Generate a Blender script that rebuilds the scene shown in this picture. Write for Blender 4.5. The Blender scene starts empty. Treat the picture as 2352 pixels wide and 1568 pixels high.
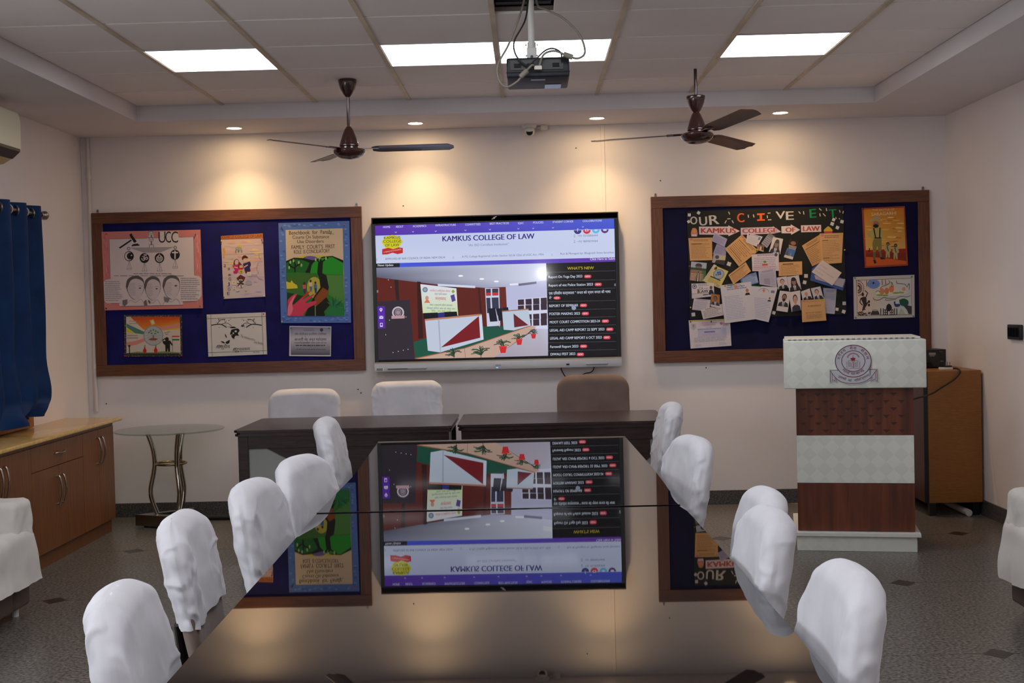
import bpy, bmesh, math, random
from mathutils import Vector, Matrix, noise, geometry
R = math.radians
scene = bpy.context.scene
COL = scene.collection

# ------------------------------------------------------------------ camera
cam_d = bpy.data.cameras.new('camera')
cam_d.sensor_width = 36.0
cam_d.lens = 36.0 * 2928.0 / 2352.0
cam_d.clip_end = 60
cam = bpy.data.objects.new('camera', cam_d)
COL.objects.link(cam)
cam.matrix_world = Matrix(((0.9996208, 0.0235950, 0.0141939, 0.0),
                           (0.0135189, 0.0285261, -0.9995016, 0.0),
                           (-0.0239882, 0.9993145, 0.0281963, 1.42),
                           (0, 0, 0, 1)))
scene.camera = cam

# ------------------------------------------------------------------ world and exposure
world = bpy.data.worlds.new('world')
scene.world = world
world.use_nodes = True
world.node_tree.nodes['Background'].inputs[0].default_value = (0.6, 0.7, 0.9, 1)
world.node_tree.nodes['Background'].inputs[1].default_value = 0.02
vs = scene.view_settings
vs.view_transform = 'Standard'
vs.look = 'None'
vs.gamma = 1.0
vs.use_curve_mapping = False
vs.exposure = 0.0
PANEL_POWER = 6.3        # emission of the LED ceiling panels
SPOT_POWER = 40.0       # watts of each warm downlight

FILL_POWER = 4.4          # emission of the added window's panes, a cool fill light

# ------------------------------------------------------------------ colour and materials
def lin(c):
    c = c / 255.0
    return c / 12.92 if c <= 0.04045 else ((c + 0.055) / 1.055) ** 2.4
def C(r, g, b):
    return (lin(r), lin(g), lin(b), 1.0)

MATS = {}
def mat(name, col, rough=0.5, metal=0.0, spec=0.5, ior=1.5, coat=0.0):
    m = bpy.data.materials.new(name)
    m.use_nodes = True
    b = m.node_tree.nodes['Principled BSDF']
    b.inputs['Base Color'].default_value = col
    b.inputs['Roughness'].default_value = rough
    b.inputs['Metallic'].default_value = metal
    b.inputs['Specular IOR Level'].default_value = spec
    b.inputs['IOR'].default_value = ior
    b.inputs['Coat Weight'].default_value = coat
    MATS[name] = m
    return m
def nd(m, kind, **kw):
    n = m.node_tree.nodes.new(kind)
    for k, v in kw.items():
        if hasattr(n, k): setattr(n, k, v)
        else: n.inputs[k].default_value = v
    return n
def lk(m, a, ao, b, bi):
    m.node_tree.links.new(a.outputs[ao], b.inputs[bi])
def bsdf(m): return m.node_tree.nodes['Principled BSDF']
def coords(m, scale=(1, 1, 1), rot=(0, 0, 0), kind='Object'):
    t = nd(m, 'ShaderNodeTexCoord'); mp = nd(m, 'ShaderNodeMapping')
    mp.inputs['Scale'].default_value = scale
    mp.inputs['Rotation'].default_value = rot
    lk(m, t, kind, mp, 'Vector')
    return mp
def vary(m, c1, c2, scale=5.0, detail=4, stretch=(1, 1, 1), lo=0.35, hi=0.65, kind='Object', dist=0.0):
    mp = coords(m, stretch, kind=kind)
    n = nd(m, 'ShaderNodeTexNoise'); n.inputs['Scale'].default_value = scale
    n.inputs['Detail'].default_value = detail; n.inputs['Distortion'].default_value = dist
    lk(m, mp, 0, n, 'Vector')
    r = nd(m, 'ShaderNodeValToRGB')
    r.color_ramp.elements[0].position = lo; r.color_ramp.elements[0].color = c1
    r.color_ramp.elements[1].position = hi; r.color_ramp.elements[1].color = c2
    lk(m, n, 'Fac', r, 'Fac')
    lk(m, r, 'Color', bsdf(m), 'Base Color')
    return mp, n, r
def bump(m, scale=40.0, strength=0.2, dist=0.002, detail=4, stretch=(1, 1, 1), kind='Object'):
    mp = coords(m, stretch, kind=kind)
    n = nd(m, 'ShaderNodeTexNoise'); n.inputs['Scale'].default_value = scale; n.inputs['Detail'].default_value = detail
    lk(m, mp, 0, n, 'Vector')
    b = nd(m, 'ShaderNodeBump'); b.inputs['Strength'].default_value = strength; b.inputs['Distance'].default_value = dist
    lk(m, n, 'Fac', b, 'Height'); lk(m, b, 0, bsdf(m), 'Normal')
    return b

def paint(name, a, b, rough=0.75):
    m = mat(name, a, rough, spec=0.25); vary(m, a, b, 1.6, 5); bump(m, 60, 0.12, 0.002); return m
paint('wall_paint', C(232, 223, 222), C(236, 228, 226))
paint('soffit_paint', C(222, 216, 218), C(228, 222, 224))
paint('tile_white', C(245, 237, 233), C(249, 241, 237), 0.9)
m = MATS['tile_white']; bump(m, 260, 0.25, 0.0015, 2)
m = mat('tbar', C(214, 196, 172), 0.6); vary(m, C(196, 178, 156), C(226, 208, 184), 3, 6)
mat('tile_gap', C(120, 110, 102), 0.9)
mat('void_shade', C(10, 12, 16), 0.5)
# granite floor
m = mat('granite', C(120, 114, 108), 0.3, spec=0.45)
vary(m, C(60, 58, 56), C(136, 131, 124), 70, 3, lo=0.36, hi=0.68)
m = mat('granite_dark', C(58, 50, 50), 0.3); vary(m, C(34, 29, 29), C(48, 42, 42), 120, 2)
m = mat('grout', C(128, 120, 108), 0.8)
m = mat('skirting_granite', C(78, 76, 78), 0.35); vary(m, C(52, 51, 53), C(104, 102, 103), 130, 3, lo=0.38, hi=0.66)
def wood(name, c1, c2, rough=0.45, axis=(1, 12, 12), scale=6.0, coat=0.0, dist=0.6):
    m = mat(name, c1, rough, coat=coat); vary(m, c1, c2, scale, 5, axis, 0.35, 0.68, dist=dist); return m
wood('frame_wood_h', C(84, 46, 28), C(112, 66, 40), 0.4, (1.2, 14, 16))
wood('frame_wood_v', C(84, 46, 28), C(112, 66, 40), 0.4, (16, 14, 1.2))
wood('cabinet_wood', C(108, 63, 31), C(136, 85, 45), 0.4, (18, 18, 0.8))
wood('desk_wood', C(44, 31, 30), C(58, 42, 40), 0.25, (1.5, 16, 16))
wood('lectern_wood', C(78, 36, 22), C(118, 60, 32), 0.35, (7, 7, 0.5), 3.0)
wood('cupboard_side', C(138, 86, 34), C(154, 98, 42), 0.45, (3, 3, 26), 8)
wood('cupboard_dark', C(58, 22, 14), C(78, 32, 20), 0.4, (9, 9, 0.7))
wood('window_wood', C(150, 90, 42), C(176, 110, 56), 0.45, (12, 12, 1))
m = mat('counter_top', C(216, 176, 102), 0.14); vary(m, C(210, 168, 94), C(224, 186, 114), 40, 3)
# fabrics
def cloth(name, a, b, s=70, st=0.25):
    m = mat(name, a, 0.85, spec=0.15); vary(m, a, b, 7, 4); bump(m, s, st, 0.002, 6)
    bsdf(m).inputs['Sheen Weight'].default_value = 0.15
    return m
cloth('white_cover', C(203, 201, 206), C(215, 213, 218), 26, 0.3)
cloth('sofa_cloth', C(212, 208, 202), C(224, 220, 214), 22, 0.4)
cloth('taupe_fabric', C(112, 94, 86), C(122, 103, 95), 300, 0.2)
cloth('curtain_blue', C(12, 40, 80), C(16, 50, 96), 120, 0.15)
bsdf(MATS['curtain_blue']).inputs['Roughness'].default_value = 0.55
bsdf(MATS['curtain_blue']).inputs['Sheen Weight'].default_value = 0.0
cloth('felt_blue', C(14, 16, 78), C(22, 22, 98), 200, 0.3)
cloth('felt_navy', C(8, 9, 44), C(12, 13, 58), 200, 0.3)
m = mat('leatherette', C(96, 78, 72), 0.45); bump(m, 220, 0.2, 0.001)
mat('chair_frame', C(48, 46, 48), 0.4, 0.6)
mat('chrome', C(190, 184, 172), 0.14, 1.0)
mat('steel', C(150, 146, 140), 0.3, 1.0)
mat('gold_steel', C(150, 128, 90), 0.25, 1.0)
mat('plastic_black', C(22, 22, 24), 0.35)
mat('plastic_gloss', C(14, 14, 17), 0.12)
mat('plastic_white', C(224, 222, 216), 0.45)
mat('ac_white', C(226, 222, 198), 0.35)
mat('ac_tan', C(206, 180, 124), 0.4)
mat('bezel', C(26, 27, 31), 0.3)
mat('tv_silver', C(160, 162, 168), 0.3, 0.4)
mat('cable_black', C(20, 19, 20), 0.5)
mat('cable_grey', C(128, 122, 108), 0.5)
m = mat('fan_brown', C(58, 30, 27), 0.18, 0.15, coat=0.6)
m = mat('blade_brown', C(44, 25, 24), 0.35, 0.0, coat=0.15)
m = mat('blade_tip', C(120, 104, 92), 0.3, 0.6)
m = mat('projector_black', C(22, 23, 30), 0.5); vary(m, C(14, 15, 20), C(34, 36, 46), 9, 5)
m = mat('laminate_white', C(206, 210, 206), 0.4)
# diamond relief print of the lectern laminate
mp = coords(m, (17, 17, 17), (0, R(45), 0))
ck = nd(m, 'ShaderNodeTexChecker'); ck.inputs['Scale'].default_value = 1.0
ck.inputs['Color1'].default_value = C(232, 234, 224); ck.inputs['Color2'].default_value = C(224, 227, 216)
lk(m, mp, 0, ck, 'Vector'); lk(m, ck, 'Color', bsdf(m), 'Base Color')
m = mat('panel_grey', C(150, 152, 146), 0.5)
mat('emblem_steel', C(196, 198, 206), 0.35, 0.25)
m = mat('amp_black', C(18, 18, 19), 0.4)
m = mat('plug_white', C(214, 208, 196), 0.5)
m = mat('pipe_white', C(214, 206, 202), 0.5)
# mirror-dark glass of the conference table
m = mat('table_glass', C(14, 13, 15), 0.015, spec=0.5, ior=1.52)
m = mat('table_edge', C(30, 30, 34), 0.1)
wood('table_base', C(46, 30, 26), C(64, 44, 38), 0.4)
# clear table glass
m = mat('clear_glass', C(226, 240, 232), 0.02, ior=1.45)
_tr = nd(m, 'ShaderNodeBsdfTransparent'); _tr.inputs['Color'].default_value = (0.80, 0.88, 0.84, 1)
_gl = nd(m, 'ShaderNodeBsdfGlossy'); _gl.inputs['Roughness'].default_value = 0.02
_lw = nd(m, 'ShaderNodeLayerWeight'); _lw.inputs['Blend'].default_value = 0.5
_fr = nd(m, 'ShaderNodeMath', operation='POWER'); _fr.inputs[1].default_value = 5.0
lk(m, _lw, 'Facing', _fr, 0)
_mx = nd(m, 'ShaderNodeMixShader')
lk(m, _fr, 0, _mx, 0); lk(m, _tr, 0, _mx, 1); lk(m, _gl, 0, _mx, 2)
m.node_tree.links.new(_mx.outputs[0], m.node_tree.nodes['Material Output'].inputs['Surface'])
m = mat('window_glass', C(200, 215, 225), 0.03, ior=1.45); bsdf(m).inputs['Transmission Weight'].default_value = 1.0
def emit(name, col, strength):
    m = mat(name, col, 0.5); b = bsdf(m)
    b.inputs['Emission Color'].default_value = col; b.inputs['Emission Strength'].default_value = strength
    return m
emit('led_panel', (0.92, 0.945, 1.0, 1), PANEL_POWER)
emit('fill_glass', (0.86, 0.93, 1.0, 1), FILL_POWER)
emit('spot_disc', (1.0, 0.70, 0.36, 1), 120.0)
emit('bulb_glow', (0.95, 0.97, 1.0, 1), 300.0)
emit('led_blue', (0.1, 0.25, 1.0, 1), 4.0)
def attr_mat(name, rough, emission=0.0):
    m = mat(name, (1, 1, 1, 1), rough, spec=0.3)
    a = nd(m, 'ShaderNodeVertexColor'); a.layer_name = 'Col'
    if emission:
        bsdf(m).inputs['Base Color'].default_value = (0.01, 0.01, 0.012, 1)
        lk(m, a, 'Color', bsdf(m), 'Emission Color'); bsdf(m).inputs['Emission Strength'].default_value = emission
    else:
        lk(m, a, 'Color', bsdf(m), 'Base Color')
    return m
attr_mat('print_paper', 0.7)
attr_mat('print_gloss', 0.35)
attr_mat('screen_light', 0.06, 0.9)
def flat(name, r, g, b, rough=0.6):
    if name not in MATS: mat(name, C(r, g, b), rough, spec=0.3)
    return name

# ------------------------------------------------------------------ mesh helpers
def new_obj(name, me, parent=None, material=None):
    o = bpy.data.objects.new(name, me)
    COL.objects.link(o)
    if parent is not None: o.parent = parent
    if material and me is not None and not me.materials:
        me.materials.append(MATS[material])
    return o
def mesh_of(bm, name, smooth=False, recalc=True):
    if recalc: bmesh.ops.recalc_face_normals(bm, faces=bm.faces)
    me = bpy.data.meshes.new(name)
    bm.to_mesh(me); bm.free()
    if smooth:
        for p in me.polygons: p.use_smooth = True
    return me
def smooth_by_angle(me, ang=35):
    bm = bmesh.new(); bm.from_mesh(me)
    for f in bm.faces: f.smooth = True
    for e in bm.edges:
        e.smooth = len(e.link_faces) == 2 and e.calc_face_angle(0) < R(ang)
    bm.to_mesh(me); bm.free()
    return me
def box(bm, x0, x1, y0, y1, z0, z1, bev=0.0, seg=2, mtx=None):
    vs_ = [bm.verts.new((x, y, z)) for x in (x0, x1) for y in (y0, y1) for z in (z0, z1)]
    fs = [(0, 1, 3, 2), (4, 6, 7, 5), (0, 4, 5, 1), (2, 3, 7, 6), (0, 2, 6, 4), (1, 5, 7, 3)]
    faces = [bm.faces.new([vs_[i] for i in f]) for f in fs]
    if bev > 0:
        es = list({e for f in faces for e in f.edges})
        r = bmesh.ops.bevel(bm, geom=es + vs_, offset=bev, segments=seg, profile=0.5, affect='EDGES')
        vs_ = list({v for v in r['verts']})
    if mtx is not None: bmesh.ops.transform(bm, matrix=mtx, verts=vs_)
    return vs_
def prism(bm, pts, a, b, axis='y'):
    """polygon (u,v) extruded between a and b along an axis"""
    def P(u, v, w):
        return {'y': (u, w, v), 'z': (u, v, w), 'x': (w, u, v)}[axis]
    lo = [bm.verts.new(P(u, v, a)) for u, v in pts]
    hi = [bm.verts.new(P(u, v, b)) for u, v in pts]
    bm.faces.new(lo); bm.faces.new(hi[::-1])
    n = len(pts)
    for i in range(n):
        bm.faces.new((lo[i], lo[(i + 1) % n], hi[(i + 1) % n], hi[i]))
    return lo + hi
def lathe(bm, prof, n=32, cx=0.0, cy=0.0, mtx=None):
    rings = []
    allv = []
    for r, z in prof:
        if r < 1e-6:
            v = bm.verts.new((cx, cy, z)); rings.append([v]); allv.append(v)
        else:
            ring = [bm.verts.new((cx + r * math.cos(2 * math.pi * i / n), cy + r * math.sin(2 * math.pi * i / n), z)) for i in range(n)]
            rings.append(ring); allv += ring
    for a, b in zip(rings[:-1], rings[1:]):
        for i in range(n):
            j = (i + 1) % n
            if len(a) == 1 and len(b) == 1: continue
            if len(a) == 1: bm.faces.new((a[0], b[i], b[j]))
            elif len(b) == 1: bm.faces.new((a[i], a[j], b[0]))
            else: bm.faces.new((a[i], a[j], b[j], b[i]))
    if mtx is not None: bmesh.ops.transform(bm, matrix=mtx, verts=allv)
    return allv
def spline(pts, sub=8):
    P = [Vector(p) for p in pts]
    if len(P) < 3: return P
    out = []
    for i in range(len(P) - 1):
        p0 = P[max(i - 1, 0)]; p1 = P[i]; p2 = P[i + 1]; p3 = P[min(i + 2, len(P) - 1)]
        for k in range(sub):
            t = k / sub
            out.append(0.5 * ((2 * p1) + (p2 - p0) * t + (2 * p0 - 5 * p1 + 4 * p2 - p3) * t * t + (3 * p1 - p0 - 3 * p2 + p3) * t ** 3))
    out.append(P[-1])
    return out
def tube(bm, pts, r, n=10, rect=None):
    """sweep a circle (or an rx, ry ellipse) along points"""
    P = [Vector(p) for p in pts]
    rings = []
    prev = None
    for i, p in enumerate(P):
        t = (P[min(i + 1, len(P) - 1)] - P[max(i - 1, 0)]).normalized()
        if prev is None:
            up = Vector((0, 0, 1)) if abs(t.z) < 0.9 else Vector((1, 0, 0))
            nrm = t.cross(up).normalized()
        else:
            nrm = (prev - t * prev.dot(t)).normalized()
        prev = nrm
        bi = t.cross(nrm)
        rx, ry = (r, r) if rect is None else rect
        rings.append([bm.verts.new(p + nrm * (rx * math.cos(2 * math.pi * k / n)) + bi * (ry * math.sin(2 * math.pi * k / n))) for k in range(n)])
    for a, b in zip(rings[:-1], rings[1:]):
        for k in range(n):
            bm.faces.new((a[k], a[(k + 1) % n], b[(k + 1) % n], b[k]))
    bm.faces.new(rings[0][::-1]); bm.faces.new(rings[-1])
    return [v for r_ in rings for v in r_]

def tag(o, label, cat, group=None):
    o['label'] = label; o['category'] = cat
    if group: o['group'] = group
    return o
def thing(name, label, cat, loc=(0, 0, 0), rz=0.0, group=None):
    o = bpy.data.objects.new(name, None)
    o.empty_display_size = 0.1
    COL.objects.link(o)
    o.location = loc; o.rotation_euler = (0, 0, rz)
    return tag(o, label, cat, group)
def part(parent, name, bm, material, smooth=None, label=None):
    me = mesh_of(bm, name)
    if smooth: smooth_by_angle(me, smooth if smooth is not True else 35)
    o = new_obj(name, me, parent, material)
    if label: o['label'] = label
    return o
def B(fn, *a, **k):
    bm = bmesh.new(); fn(bm, *a, **k); return bm
def bxm(*a, **k): return B(box, *a, **k)
def struct(name, bm, material, smooth=None):
    me = mesh_of(bm, name)
    if smooth: smooth_by_angle(me, smooth)
    o = new_obj(name, me, None, material); o['kind'] = 'structure'
    return o
def single(name, bm, material, label, cat, group=None, smooth=None, loc=(0, 0, 0)):
    """a thing that is one mesh"""
    me = mesh_of(bm, name)
    if smooth: smooth_by_angle(me, smooth)
    o = new_obj(name, me, None, material); o.location = loc
    return tag(o, label, cat, group)

# ------------------------------------------------------------------ the room: 6.0 m wide, floor z=0
XL, XR, YB, YF = -3.10, 2.90, 8.88, -2.40
ZS, ZC, ZT = 2.657, 2.754, 2.90
# floor: granite slabs with their corners cut for small dark diamonds
fl = struct('floor', bxm(XL - 0.1, XR + 0.1, YF - 0.1, YB + 0.1, -0.10, -0.0006), 'grout')
SX, SY, OX, OY = 0.705, 1.285, 1.82, 6.31
dx, dy, gp = 0.064, 0.072, 0.0012
def clip_poly(pts, x0, x1, y0, y1):
    for ax, lim, sg in ((0, x0, 1), (0, x1, -1), (1, y0, 1), (1, y1, -1)):
        out = []
        for i in range(len(pts)):
            a, b = pts[i], pts[(i + 1) % len(pts)]
            ia, ib = sg * (a[ax] - lim) >= 0, sg * (b[ax] - lim) >= 0
            if ia: out.append(a)
            if ia != ib:
                t = (lim - a[ax]) / (b[ax] - a[ax])
                out.append((a[0] + t * (b[0] - a[0]), a[1] + t * (b[1] - a[1])))
        pts = out
        if not pts: return pts
    return pts
for i in range(-8, 3):
    for j in range(-8, 4):
        x0, y0 = OX + i * SX + gp, OY + j * SY + gp
        x1, y1 = x0 + SX - 2 * gp, y0 + SY - 2 * gp
        pts = [(x0 + dx, y0), (x1 - dx, y0), (x1, y0 + dy), (x1, y1 - dy), (x1 - dx, y1), (x0 + dx, y1), (x0, y1 - dy), (x0, y0 + dy)]
        pts = clip_poly(pts, XL, XR, YF, YB)
        if len(pts) >= 3:
            bm = bmesh.new(); prism(bm, pts, -0.02, 0.0, 'z')
            part(fl, 'floor_slab', bm, 'granite')
for i in range(-8, 3):
    for j in range(-7, 3):
        cx, cy = OX + i * SX, OY + j * SY
        if XL < cx - dx and cx + dx < XR and YF < cy - dy and cy + dy < YB:
            bm = bmesh.new(); a, b = dx - 0.0015, dy - 0.0015
            prism(bm, [(cx - a, cy), (cx, cy - b), (cx + a, cy), (cx, cy + b)], -0.02, 0.0, 'z')
            part(fl, 'diamond_inset', bm, 'granite_dark')
struct('wall_back', bxm(XL - 0.1, XR + 0.1, YB, YB + 0.1, -0.1, ZT + 0.1), 'wall_paint')
struct('wall_left', bxm(XL - 0.1, XL, YF, YB, -0.1, ZT + 0.1), 'wall_paint')
struct('wall_right', bxm(XR, XR + 0.1, YF, YB, -0.1, ZT + 0.1), 'wall_paint')
struct('wall_front', bxm(XL - 0.1, XR + 0.1, YF - 0.1, YF, -0.1, ZT + 0.1), 'wall_paint')
struct('baseboard_back', bxm(XL, XR, YB - 0.012, YB, 0, 0.098, 0.002), 'skirting_granite')
struct('baseboard_left', bxm(XL, XL + 0.012, YF, YB - 0.013, 0, 0.098, 0.002), 'skirting_granite')
struct('baseboard_right', bxm(XR - 0.012, XR, YF, YB - 0.013, 0, 0.098, 0.002), 'skirting_granite')
# added, unseen window on the left wall; its glowing panes brighten the room
w2 = struct('fill_window', bxm(XL + 0.0005, XL + 0.03, 0.60, 0.66, 0.84, 2.14), 'window_wood')
for a in ((1.70, 1.76), (2.80, 2.86), (3.90, 3.96)):
    part(w2, 'window_frame', bxm(XL + 0.0005, XL + 0.03, a[0], a[1], 0.84, 2.14), 'window_wood')
for z in (0.84, 2.08):
    part(w2, 'window_frame', bxm(XL + 0.0005, XL + 0.03, 0.66, 3.90, z, z + 0.06), 'window_wood')
for a in ((0.66, 1.70), (1.76, 2.80), (2.86, 3.90)):
    part(w2, 'fill_pane', bxm(XL + 0.0005, XL + 0.012, a[0], a[1], 0.90, 2.08), 'fill_glass')
# ceiling: tiles in a grid, plaster border (soffit) round it
IX0, IX1, IY1, IY0 = -2.49, 2.23, 8.19, -1.9
ce = struct('ceiling', bxm(XL - 0.1, XR + 0.1, YF - 0.1, YB + 0.1, ZT, ZT + 0.1), 'tile_white')
struct('trim_1', bxm(XL, XR, IY1, YB, ZS, ZT), 'soffit_paint')
struct('trim_2', bxm(XL, IX0, YF, IY1, ZS, ZT), 'soffit_paint')
struct('trim_3', bxm(IX1, XR, YF, IY1, ZS, ZT), 'soffit_paint')
struct('trim_4', bxm(IX0, IX1, YF, IY0, ZS, ZT), 'soffit_paint')
GX, GY = -1.938, 5.866
gx = [IX0 + 0.004] + [GX + 0.6 * i for i in range(7)] + [IX1 - 0.004]
gy = [IY0] + [GY + 0.6 * j for j in range(-12, 4)] + [IY1 - 0.004]
gy = [y for y in gy if y == IY0 or y > IY0 + 0.05]
LIGHT_COLS = (1, 3, 4, 6)                 # columns between grid lines
row_of = lambda y: round((y - GY) / 0.6)
LIGHT_ROWS = (1, -3, -7, -11)  # rows after the first are unseen, added for ambient light
random.seed(4)
tile_cache = {}
for a in range(len(gx) - 1):
    for b in range(len(gy) - 1):
        x0, x1, y0, y1 = gx[a], gx[a + 1], gy[b], gy[b + 1]
        r_ = row_of(y0) if b > 0 else 99
        if a in LIGHT_COLS and r_ in LIGHT_ROWS: continue
        if a == 4 and r_ == -1:
            # the tile by the projector pole: a part is missing
            part(ce, 'ceiling_tile', bxm(x0 + 0.28, x1 - 0.003, y0 + 0.003, y1 - 0.003, ZC, ZC + 0.016, 0.002, 1), 'tile_white')
            part(ce, 'ceiling_tile', bxm(x0 + 0.003, x0 + 0.279, y0 + 0.003, y0 + 0.15, ZC, ZC + 0.016, 0.002, 1), 'tile_white')
            continue
        key = (round(x1 - x0, 3), round(y1 - y0, 3))
        if key not in tile_cache:
            w, d = key[0] / 2 - 0.003, key[1] / 2 - 0.009
            me = mesh_of(bxm(-w, w, -d, d, 0, 0.016, 0.002, 1), 'ceiling_tile'); me.materials.append(MATS['tile_white'])
            tile_cache[key] = me
        o = new_obj('ceiling_tile', tile_cache[key], ce)
        o.location = ((x0 + x1) / 2, (y0 + y1) / 2, ZC + random.uniform(0, 0.0015))
for i in range(7):
    part(ce, 'grid_bar', bxm(GX + 0.6 * i - 0.012, GX + 0.6 * i + 0.012, IY0, IY1, ZC - 0.006, ZC + 0.03), 'tbar')
for j in range(len(gy)):
    part(ce, 'grid_bar', bxm(IX0, IX1, gy[j] - 0.012, gy[j] + 0.012, ZC + 0.012, ZC + 0.028), 'tile_gap')
# dark steel channel seen in the opening
part(ce, 'ceiling_channel', bxm(-0.12, 0.13, 5.78, 5.83, ZC + 0.03, ZC + 0.12), 'projector_black')
part(ce, 'void_shade_sheet', bxm(-0.132, 0.135, 5.40, 5.86, ZC + 0.13, ZC + 0.14), 'void_shade')  # near-black sheet stands in for the shade above the opening

# ------------------------------------------------------------------ ceiling lights
def ceiling_light(x0, y0, label, group=None):
    t = thing('ceiling_light', label, 'ceiling light', (x0 + 0.3, y0 + 0.3, ZC), 0, group)
    bm = bmesh.new()
    for (a, b, c, d) in ((-.293, .293, -.293, -.283), (-.293, .293, .283, .293), (-.293, -.283, -.283, .283), (.283, .293, -.283, .283)):
        box(bm, a, b, c, d, -0.003, 0.02)
    part(t, 'frame', bm, 'plastic_white')
    part(t, 'housing', bxm(-.283, .283, -.283, .283, 0.0125, 0.035), 'steel')
    part(t, 'diffuser', bxm(-.283, .283, -.283, .283, 0.0, 0.012), 'led_panel')
lit = {1: 'square white ceiling panel light near the curtain side of the room',
       3: 'square white ceiling panel light beside the projector, nearer the curtain',
       4: 'square white ceiling panel light half hidden behind the projector pole',
       6: 'square white ceiling panel light near the lectern side of the room'}
for r_ in LIGHT_ROWS:
    for a in LIGHT_COLS:
        lab = lit[a] if r_ == 1 else 'square white ceiling panel light added unseen in the rear of the room for ambient light'
        ceiling_light(gx[a], GY + 0.6 * r_, lab, 'ceiling panel lights')

names_dl = ['recessed warm downlight above the notice board of hand-drawn posters', 'recessed warm downlight above the wall screen, left of the security camera'.replace('left of', 'next to fan'),
            'recessed warm downlight beside the vertical wall conduit', 'recessed warm downlight above the board with pinned achievement papers']
names_dl[1] = 'recessed warm downlight between the first ceiling fan and the security camera'
for (x, y), lab in zip(((-1.955, 8.58), (-0.735, 8.575), (0.481, 8.56), (1.697, 8.53)), names_dl):
    t = thing('downlight', lab, 'downlight', (x, y, ZS), 0, 'warm downlights')
    bm = bmesh.new(); lathe(bm, [(0.044, 0.0), (0.05, -0.004), (0.058, -0.003), (0.06, 0.0)], 32); part(t, 'trim_ring', bm, 'plastic_white', True)
    bm = bmesh.new(); lathe(bm, [(0.0, -0.005), (0.025, -0.0045), (0.045, -0.0015)], 32); part(t, 'lens', bm, 'spot_disc', True)
    ld = bpy.data.lights.new('downlight_lamp', 'SPOT')
    ld.energy = SPOT_POWER; ld.color = (1.0, 0.66, 0.32); ld.spot_size = R(112); ld.spot_blend = 1.0; ld.shadow_soft_size = 0.03
    lo = bpy.data.objects.new('lamp', ld); COL.objects.link(lo); lo.parent = t; lo.location = (0, 0, -0.012)
# ------------------------------------------------------------------ conference table: two dark mirror-glass slabs on panel legs
tb = thing('conference_table', 'long conference table with mirror-dark glass top in two slabs', 'table', (-0.13, 3.9, 0))
def slab(rows, dev, name):
    """glass slab from (y, x_left, x_right) rows; dev(y) is how far the slab has warped up from level"""
    bm = bmesh.new(); T, Bt = [], []
    for y, xl, xr in rows:
        z = 0.734 + dev(y)
        T.append([bm.verts.new((xl + (xr - xl) * k / 6 + 0.13, y - 3.9, z)) for k in range(7)])
        Bt.append([bm.verts.new((xl + (xr - xl) * k / 6 + 0.13, y - 3.9, z - 0.012)) for k in range(7)])
    for i in range(len(rows) - 1):
        for k in range(6):
            bm.faces.new((T[i][k], T[i][k + 1], T[i + 1][k + 1], T[i + 1][k])); bm.faces.new((Bt[i][k], Bt[i + 1][k], Bt[i + 1][k + 1], Bt[i][k + 1]))
        for k in (0, 6): bm.faces.new((T[i][k], T[i + 1][k], Bt[i + 1][k], Bt[i][k]))
    for i in (0, -1):
        for k in range(6): bm.faces.new((T[i][k], T[i][k + 1], Bt[i][k + 1], Bt[i][k]))
    return part(tb, name, bm, 'table_glass', 30)
def rows_between(pts, y0, y1, n):
    """interpolate (y, x_left, x_right) guide points"""
    out = []
    for i in range(n + 1):
        y = y0 + (y1 - y0) * i / n
        for p_, q_ in zip(pts[:-1], pts[1:]):
            if p_[0] <= y <= q_[0] + 1e-9:
                f_ = (y - p_[0]) / (q_[0] - p_[0]); out.append((y, p_[1] + f_ * (q_[1] - p_[1]), p_[2] + f_ * (q_[2] - p_[2]))); break
    return out
def warp_near(y): return 0.0039 * max(0.0, (y - 2.75) / 1.51) ** 2
def warp_far(y): return 0.0039 + 0.0069 * (y - 4.262)
slab(rows_between([(4.262, -0.73, 0.492), (5.17, -0.73, 0.489), (6.38, -0.774, 0.463)], 4.262, 6.38, 10), warp_far, 'glass_top')
slab(rows_between([(1.65, -0.60, 0.44), (1.85, -0.66, 0.51), (2.30, -0.690, 0.531), (2.70, -0.699, 0.530), (3.49, -0.712, 0.515), (4.02, -0.724, 0.503), (4.254, -0.73, 0.495)], 1.65, 4.254, 60), warp_near, 'glass_top')
bm = bmesh.new(); prism(bm, [(-0.60, 0.352), (0.62, 0.364), (0.62, 0.367), (-0.60, 0.366)], 0.7381, 0.7405, 'z'); part(tb, 'joint_strip', bm, 'plastic_gloss', label='thin dark strip along the joint of the glass slabs')
bm = bmesh.new(); box(bm, -0.46, 0.46, -2.0, 2.45, 0.665, 0.718, 0.004); part(tb, 'apron', bm, 'table_base')
for yy in (-1.9, 0.0, 2.3):
    part(tb, 'panel_leg', bxm(-0.18, 0.18, yy - 0.03, yy + 0.03, 0.0, 0.665, 0.004), 'table_base')

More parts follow.
